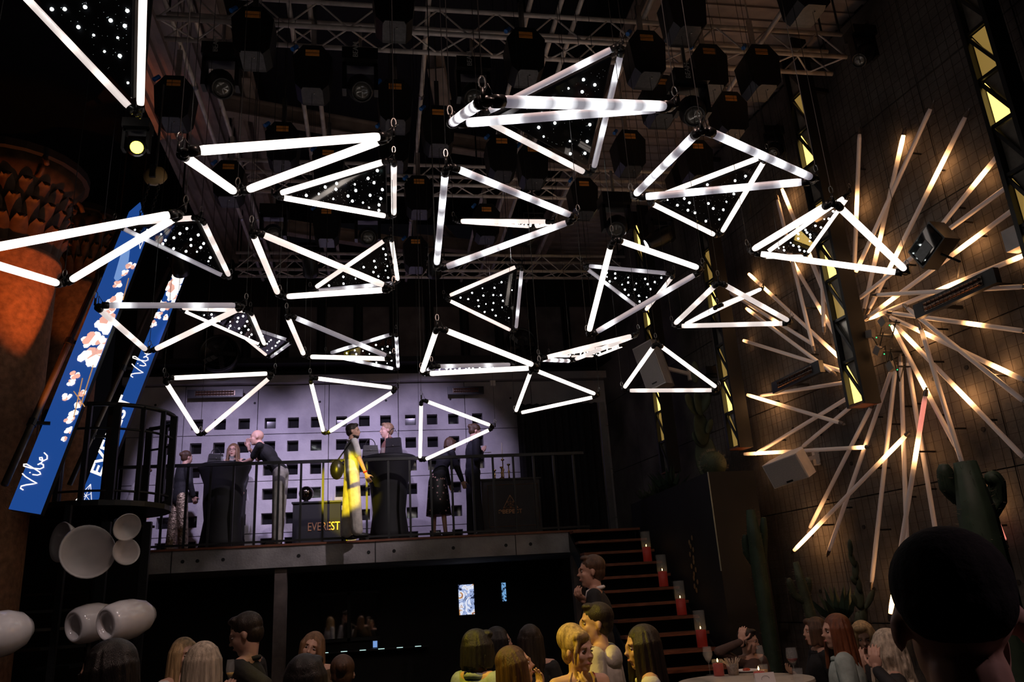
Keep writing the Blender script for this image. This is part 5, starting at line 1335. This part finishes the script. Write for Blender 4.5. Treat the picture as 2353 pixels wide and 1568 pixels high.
    def locks(length, n, r0, r1, spread=0.02, front=1.0, wave=0):
        for i in range(n):
            t = -math.pi * .5 * front + (math.pi * (1 + (front - 1) * .0) ) * 0
        for i in range(n):
            t = math.pi * (1.0 + front * (2 * i / (n - 1) - 1))       # around the back: pi = back
            x, y = .080 * math.sin(t), -.012 + .088 * math.cos(t)
            if y > .050: y = .050
            pts = [hp(x * .7, y * .7 - .01, .085), hp(x * 1.0, y, .02)]
            L = length * rnd.uniform(.86, 1.05); segs = 4; base = pts[-1]
            out = (R3 @ Vector((x, y, 0))).normalized()
            for q in range(1, segs + 1):
                pts.append(base - (u * .8 + R3 @ Vector((0, 0, .2))) * L * q / segs + out * spread * q / segs + fr * wave * math.sin(q * 2.2 + i))
            rr = [r0 * .8, r0] + [r0 + (r1 - r0) * q / segs for q in range(1, segs + 1)]
            H.path(pts, [q * hk for q in rr], 7)
    if st_ == 'short': cap(.97); H.ball(hp(0, .035, .100), hr_(.055, .045, .026), 10, 8, R3)
    elif st_ == 'buzz': H.ball(hp(0, -.020, .044), hr_(.078, .090, .080), 20, 14, R3); H.ball(hp(0, -.040, .022), hr_(.073, .072, .058), 16, 12, R3)
    elif st_ == 'long': cap(); locks(.30 * k, 13, .026, .014, .03, .72)
    elif st_ == 'wavy': cap(1.03); locks(.30 * k, 13, .030, .018, .05, .74, .02)
    elif st_ == 'bob': cap(1.05); locks(.135 * k, 15, .030, .022, .015, .72); H.ball(hp(.02, .045, .088), hr_(.06, .04, .03), 10, 8, R3)
    elif st_ == 'bun': cap(); H.ball(hp(0, -.115, .05), hr_(.038, .034, .038), 12, 8, R3)
    elif st_ == 'updo': cap(1.05); H.ball(hp(0, -.065, .065), hr_(.092, .088, .088), 14, 10, R3); H.ball(hp(0, -.07, -.03), hr_(.06, .05, .06), 12, 8, R3); H.ball(hp(.03, .05, .085), hr_(.06, .035, .035), 10, 8, R3); H.path([hp(.055, .06, .08), hp(.078, .055, .0), hp(.07, .045, -.07)], [.016, .013, .006], 6)
    if st_ != 'bald': remesh(H, max(vox * .8, .0045), 2, .5).build('hair', hm if st_ != 'buzz' else mat('cropped_hair', (.012, .009, .008), .9, 0, .3, 40, .15, 120, spec=.15), root, True)
    if beard: B = MB(); B.ball(hp(0, .045, -.085), hr_(.046, .044, .032), 12, 8, R3); B.ball(hp(0, .02, -.07), hr_(.060, .05, .036), 12, 8, R3); remesh(B, max(vox * .8, .006), 2).build('beard', hair_mat(beard, HC[beard]), root, True)
    # top garment
    tk, tc = top; T = MB(); e = .014 * k; lowf = .02
    if tk != 'strapless':
        T.capsule(N - sp * .045 * k, S[-1], .055 * k, .056 * k); T.capsule(N - sp * .045 * k, S[1], .055 * k, .056 * k)
        T.ball(N - sp * .20 * k, (Vector((.165 if sex == 'm' else .142, .122 if sex == 'm' else .128, .20)) * k), 16, 12, C3)
    else:
        T.ball(N - sp * .30 * k, Vector((.142, .118, .13)) * k, 16, 12, C3)
    T.ball(P + sp * .12 * k, Vector((.155 if sex == 'm' else .135, .115, .20)) * k, 14, 10, C3); T.ball(P + sp * .0 * k, Vector((.168, .122, .13 if tk != 'jacket' else .2)) * k, 14, 10, C3)
    if tk in ('jacket', 'hoodie', 'shirt', 'sweater', 'suit', 'blouse'):
        w = {'jacket': 1.25, 'hoodie': 1.3, 'suit': 1.18}.get(tk, 1.08)
        for s in (-1, 1): T.capsule(S[s], E[s], .056 * k * w, .048 * k * w); T.capsule(E[s], W[s] - (W[s] - E[s]) * .06, .047 * k * w, .034 * k * w)
    elif tk in ('tee', 'polo'):
        for s in (-1, 1): T.capsule(S[s], S[s].lerp(E[s], .72), .060 * k, .058 * k)
    to = remesh(T, vox * 1.05, 3).build({'tee': 't_shirt', 'polo': 'polo_shirt', 'strapless': 'strapless_top', 'suit': 'suit_jacket'}.get(tk, tk), tc if not isinstance(tc, str) else cloth(tc, (.012, .012, .014)), root, True)
    nf = (f * .8 + sp * .25).normalized()
    def neck_ring(rad, rr, z, m_, name, tilt=.25):
        pts = [N + sp * z * k + (r * math.cos(t) + (f * 1.0 - sp * tilt) * math.sin(t)) * rad * k for t in [q * 6.283 / 18 for q in range(18)]]
        MB().path(pts, rr * k, 7, closed=True).build(name, m_, to, True)
    if tk in ('shirt', 'polo', 'blouse'): neck_ring(.066, .016, -.02, tc, 'collar')
    if tk in ('jacket',): neck_ring(.074, .02, -.025, tc, 'collar')
    if tk == 'hoodie':
        hbm = MB(); hbm.ball(N - f * .07 * k - sp * .075 * k, Vector((.125, .055, .085)) * k, 14, 10, C3); hbm.path([N + sp * (-.03 + .03 * math.sin(t)) * k + (r * math.cos(t) + f * math.sin(t) * .9) * .088 * k for t in [q * 6.283 / 18 for q in range(18)]], .030 * k, 8, closed=True)
        remesh(hbm, vox, 3).build('hood', tc, to, True)
    if tk == 'suit':
        ch = N - sp * .13 * k + f * .127 * k; sx = r
        MB().prism([N + f * .06 * k - sp * .01 * k + sx * .055 * k, N + f * .06 * k - sp * .01 * k - sx * .055 * k, N - sp * .30 * k + f * .130 * k], f * .012 * k).build('shirt_front', cloth('white', (.75, .73, .73)), to)
        neck_ring(.064, .015, .0, cloth('white', (.75, .73, .73)), 'shirt_collar')
        MB().prism([N + f * .085 * k - sp * .045 * k + sx * .016, N + f * .085 * k - sp * .045 * k - sx * .016, N - sp * .29 * k + f * .148 * k - sx * .022, N - sp * .30 * k + f * .148 * k + sx * .022], f * .008).build('tie', cloth('tie', (.01, .01, .012), .5), to)
    # bottoms
    bk, bc = bottom; bc = BLK if isinstance(bc, str) else bc; B = MB()
    if bk == 'trousers':
        B.ball(P - sp * .02 * k, Vector((.158, .118, .12)) * k, 14, 10, C3)
        for s in (-1, 1):
            hip, kn, ft = legs[s]; B.capsule(hip, kn, .092 * k * (1 + (baggy - 1) * .3), .072 * k * baggy); B.capsule(kn, ft - (ft - kn).normalized() * .02, .072 * k * baggy, .066 * k * baggy)
        remesh(B, vox * 1.1, 3).build('trousers', bc, root, True)
    else:
        B.lathe([(.13 * k, .05 * k), (.165 * k, -.08 * k), (.19 * k, -.35 * k), (.22 * k, -.66 * k), (.20 * k, -.66 * k)], P, n=20); B.build('skirt', bc, root, True)
    for s in (-1, 1):
        ft = legs[s][2]
        MB().ball(ft + f * .055 * k - u * .047 * k, Vector((.049, .130, .040)) * k, 12, 7, Matrix((r, f, u)).transposed()).build('shoe', cloth('shoe_dark', (.02, .018, .018), .5) if bk != 'trousers_light' else WHITEP, root, True)
    if extra: extra(root, dict(N=N, S=S, W=W, E=E, P=P, hp=hp, f=f, r=r, u=u, k=k, sp=sp, hk=hk, R3=R3))
    return root
BLK = cloth('black', (.012, .012, .014)); WHT = cloth('white', (.75, .73, .73)); CREAM = cloth('cream', (.62, .56, .50)); NAVY = cloth('ink', (.014, .014, .022))
DENIM = cloth('pale_denim', (.30, .36, .36)); BROWN = cloth('brown_knit', (.17, .075, .055)); KHAKI = cloth('grey_khaki', (.40, .38, .35)); BEIGE = cloth('beige_cotton', (.62, .56, .50))
MINT = cloth('pale_mint', (.36, .44, .42)); RED = cloth('red_strap', (.55, .03, .02), .5); OCHRE = cloth('sheer_ochre', (.10, .065, .03)); JEANS = cloth('blue_jeans', (.06, .12, .28))
GOLDCL = mat('gold_sequin', (.55, .44, .30), .35, .75, .6, 22, .9, 45)
def dots():
    m = bpy.data.materials.new('polka_dot'); m.use_nodes = True; nt = m.node_tree; b = nt.nodes['Principled BSDF']
    tc = nt.nodes.new('ShaderNodeTexCoord'); v = nt.nodes.new('ShaderNodeTexVoronoi'); v.inputs['Scale'].default_value = 17; rp = nt.nodes.new('ShaderNodeValToRGB'); rp.color_ramp.interpolation = 'CONSTANT'
    rp.color_ramp.elements[0].color = (.75, .45, .5, 1); rp.color_ramp.elements[1].position = .22; rp.color_ramp.elements[1].color = (.012, .012, .016, 1)
    nt.links.new(tc.outputs['Object'], v.inputs['Vector']); nt.links.new(v.outputs['Distance'], rp.inputs['Fac']); nt.links.new(rp.outputs['Color'], b.inputs['Base Color']); return m
DOTS = dots()
def wristband(s):
    def fn(root, q):
        d = (q['W'][s] - q['E'][s]).normalized(); MB().tube(q['W'][s] - d * .05, q['W'][s] - d * .03, .033 * q['k'], n=12).build('wristband', RED, root, True)
    return fn
# ---- on the balcony
PB = 'balcony guests'; FB = ZB
person('person seen from behind in black jacket and gold sequin trousers', (430, 1052, 12.75), 50, floor=FB, vox=.013, lean=.10, hair=('bun', 'brown'), top=('jacket', BLK), baggy=1.25, bottom=('trousers', GOLDCL), parent_group=PB)
person('smiling person with glasses and long light brown hair behind the left cocktail table', (536, 1036, 13.6), 185, floor=FB, vox=.011, lean=.35, hair=('long', 'lightbrown'), glasses=True, skin='fair', top=('blouse', BLK), parent_group=PB)
person('bald person in black t-shirt and khaki trousers leaning on the left cocktail table', (590, 1006, 12.6), -80, hf=-95, floor=FB, vox=.012, sex='m', lean=.62, hair=('bald', 'brown'), skin='light', top=('tee', BLK), baggy=1.3, bottom=('trousers', KHAKI),
       handR=('px', 572, 1030, 12.75, (-.2, 0, 1)), handL=('px', 562, 1062, 12.65), curlR=.3, k=1.02, parent_group=PB)
def bag_strap(root, q):
    c = q['P'] - q['f'] * .22 + q['u'] * .06
    MB().ball(c, (.10, .10, .15), 12, 8).build('backpack', LEATHER, root, True)
    MB().path([c + q['u'] * .12, q['S'][1] + q['u'] * .07, q['N'] - q['sp'] * .25 + q['f'] * .1], .012, 5).build('strap', LEATHER, root)
    wristband(1)(root, q)
person('bearded person in white polo shirt and beige trousers catching yellow light', (812, 992, 12.0), 75, hf=100, floor=FB, vox=.011, sex='m', hair=('short', 'dark'), beard='dark', skin='light', top=('polo', WHT), baggy=1.35, bottom=('trousers', BEIGE), handR=(.0, .18, -.50), extra=bag_strap, parent_group=PB)
person('fair haired person in brown sweater facing left behind the tall bag', (888, 990, 13.85), -100, hf=-105, floor=FB, vox=.011, sex='m', hair=('short', 'sandy'), skin='light', top=('sweater', BROWN), bottom=('trousers', JEANS), parent_group=PB, handR=(.05, .3, -.3))
person('person bending forward in dark top and polka dot skirt', (1034, 1022, 12.85), 60, floor=FB, vox=.013, lean=.45, hair=('bob', 'brown'), top=('jacket', NAVY), bottom=('skirt', DOTS), parent_group=PB, pitch=.5)
def slip(root, q):
    p = q['W'][1]; MB().box(p + q['f'] * .10, (.12, .06, .004)).build('paper_slip', WHITEP, root)
person('person with hair in a bun and dark suit holding a paper slip', (1092, 992, 13.15), 80, floor=FB, vox=.011, hair=('bun', 'brown'), skin='fair', pitch=.35, lean=.08, top=('suit', NAVY), bottom=('trousers', NAVY), handR=('px', 1107, 1040, 13.05), handL=('px', 1105, 1042, 13.2), extra=slip, parent_group=PB)
person('person in a pale shirt looking down at the far left of the balcony', (333, 1088, 13.0), 60, floor=FB, vox=.013, lean=.3, pitch=.5, hair=('bob', 'brown'), skin='fair', top=('blouse', WHT), parent_group=PB)
# ---- on the floor
person('dark haired person at the bottom left corner turned left', (243, 1552, 2.9), -80, hf=-95, pitch=.2, hair=('long', 'black'), vox=.008, top=('blouse', BLK))
person('blonde person with long hair and white collar talking at lower left', (424, 1508, 5.2), 120, hf=140, hair=('long', 'blond'), skin='fair', vox=.009, top=('blouse', WHT))
person('person with silver blond bob and white jacket seen from behind', (464, 1528, 4.15), -25, hf=-20, hair=('bob', 'silver'), vox=.008, top=('jacket', WHT))
def flute_in_hand(root, q):
    pass
person('tall dark haired person in black shirt looking down to the left', (564, 1458, 5.15), -80, hf=-85, pitch=.35, sex='m', hair=('short', 'dark'), skin='light', vox=.008, top=('shirt', BLK), handL=('px', 528, 1612, 4.78, (-.1, 0, 1)), curlL=.9)
q = at(526, 1604, 4.70); stemglass((q.x, q.y, q.z), .21, .026, 'champagne flute held by the person in black at lower left', True, mat('champagne', (.5, .32, .08), .2))
person('smiling person with long hair lit yellow tilting the head', (716, 1490, 5.7), 190, hf=185, roll=-.35, side=.25, hair=('long', 'lightbrown'), skin='fair', vox=.009, top=('blouse', OCHRE))
person('dark haired head low in front of the yellow lit guest', (702, 1566, 3.4), 10, hair=('bob', 'black'), vox=.009, top=('blouse', BLK))
person('person with brown hair in clips seen from behind below the mirror', (787, 1550, 4.7), 0, hair=('bun', 'brown'), vox=.009, top=('blouse', BLK))
person('person in pale denim jacket with dark hair turned away', (1102, 1492, 4.65), 50, hf=70, hair=('bob', 'black'), vox=.008, top=('jacket', DENIM))
person('dark haired person in shadow behind the denim jacket', (1148, 1476, 5.9), 80, hf=90, hair=('long', 'black'), vox=.010, top=('blouse', BLK))
person('person with very long dark brown hair seen from behind', (1218, 1474, 5.5), 5, hair=('long', 'dark'), vox=.008, top=('blouse', BLK))
person('brown haired person in profile with raised chin and closed eyes', (1186, 1532, 4.2), 85, hf=90, pitch=-.22, hair=('long', 'brown'), skin='fair', vox=.0075, top=('blouse', BLK), handR=('px', 1232, 1600, 4.25, (.3, 0, .8)))
def red_straps(root, q):
    for s in (-1,): MB().path([q['N'] - q['sp'] * .22 * q['k'] + q['f'] * .12 + q['r'] * .08 * s, q['S'][s] * .5 + q['N'] * .5 + q['sp'] * .035 + q['f'] * .03, q['N'] - q['sp'] * .18 - q['f'] * .10 + q['r'] * .08 * s], .010, 5).build('red_strap', RED, root)
person('blonde person with updo and bare shoulders holding hands together', (1330, 1496, 4.15), 165, hf=150, pitch=.10, hair=('updo', 'blond'), skin='fair', vox=.0075, top=('strapless', RED), handL=('px', 1372, 1596, 3.9, (-.75, 0, .5)), handR=('px', 1308, 1600, 3.9, (.75, 0, .5)), curlL=.8, curlR=.8, extra=red_straps)
person('dark haired person in cream hoodie turned left', (1368, 1434, 4.95), -60, hf=-85, sex='m', hair=('short', 'dark'), skin='light', vox=.008, top=('hoodie', CREAM))
def shoulder_strap(root, q):
    MB().path([q['S'][1] - q['f'] * .08 - q['sp'] * .1, q['S'][1] * .6 + q['N'] * .4 + q['sp'] * .05, q['N'] - q['sp'] * .25 + q['f'] * .13], .006, 5).build('bag_strap', BLK, root)
person('dark haired person in white top in profile to the left', (1474, 1488, 4.15), -75, hf=-90, pitch=.08, hair=('long', 'dark'), skin='light', vox=.0075, top=('blouse', WHT), extra=shoulder_strap)
struct('stair_landing', MB().box((2.3, 7.3, .09), (2.6, 1.9, .18)), DARKWALL)
person('person in black suit and tie standing beside the stairs', (1358, 1314, 6.7), -70, hf=-80, floor=.18, sex='m', hair=('short', 'brown'), skin='tan', vox=.009, top=('suit', BLK), handR=('px', 1345, 1385, 6.5), curlR=.9, k=1.05)
person('person with glasses resting the head on one hand at the round table', (1720, 1474, 7.2), 165, hf=125, pitch=.15, hair=('short', 'dark'), skin='fair', glasses=True, vox=.009, top=('sweater', cloth('taupe', (.10, .06, .05))), handR=('px', 1704, 1475, 7.05, (.2, 0, 1)), curlR=.5, seated=True, extra=wristband(1))
person('dark haired person in black dress with necklace at the round table', (1872, 1452, 6.35), -80, hf=-80, hair=('bob', 'brown'), skin='light', vox=.009, top=('blouse', BLK), seated=True, handR=('px', 1826, 1552, 6.3))
person('person with long auburn hair and pale mint jacket', (1920, 1452, 5.1), -60, hf=-85, hair=('long', 'auburn'), skin='light', vox=.008, top=('jacket', MINT), seated=True)
person('blonde person looking down beside the near head', (1984, 1464, 5.95), -150, hf=-150, pitch=.35, hair=('bob', 'blond'), skin='light', vox=.008, top=('blouse', BLK), seated=True, handR=('px', 1980, 1535, 5.6, (0, 0, 1)))
person('person with wavy ash blond hair half hidden by the near head', (2034, 1490, 4.7), -60, hf=-40, hair=('wavy', 'silver'), skin='light', vox=.008, top=('blouse', BLK), seated=True, handL=('px', 2015, 1540, 4.5, (0, 0, 1)))
person('person with dark cropped hair close to the camera seen from behind', (2198, 1424, 1.12), 25, hf=30, sex='m', hair=('buzz', 'black'), skin='tan', vox=.006, top=('shirt', BLK), k=1.0, hands=False)
bpy.data.scenes.remove(TMP_SCENE)
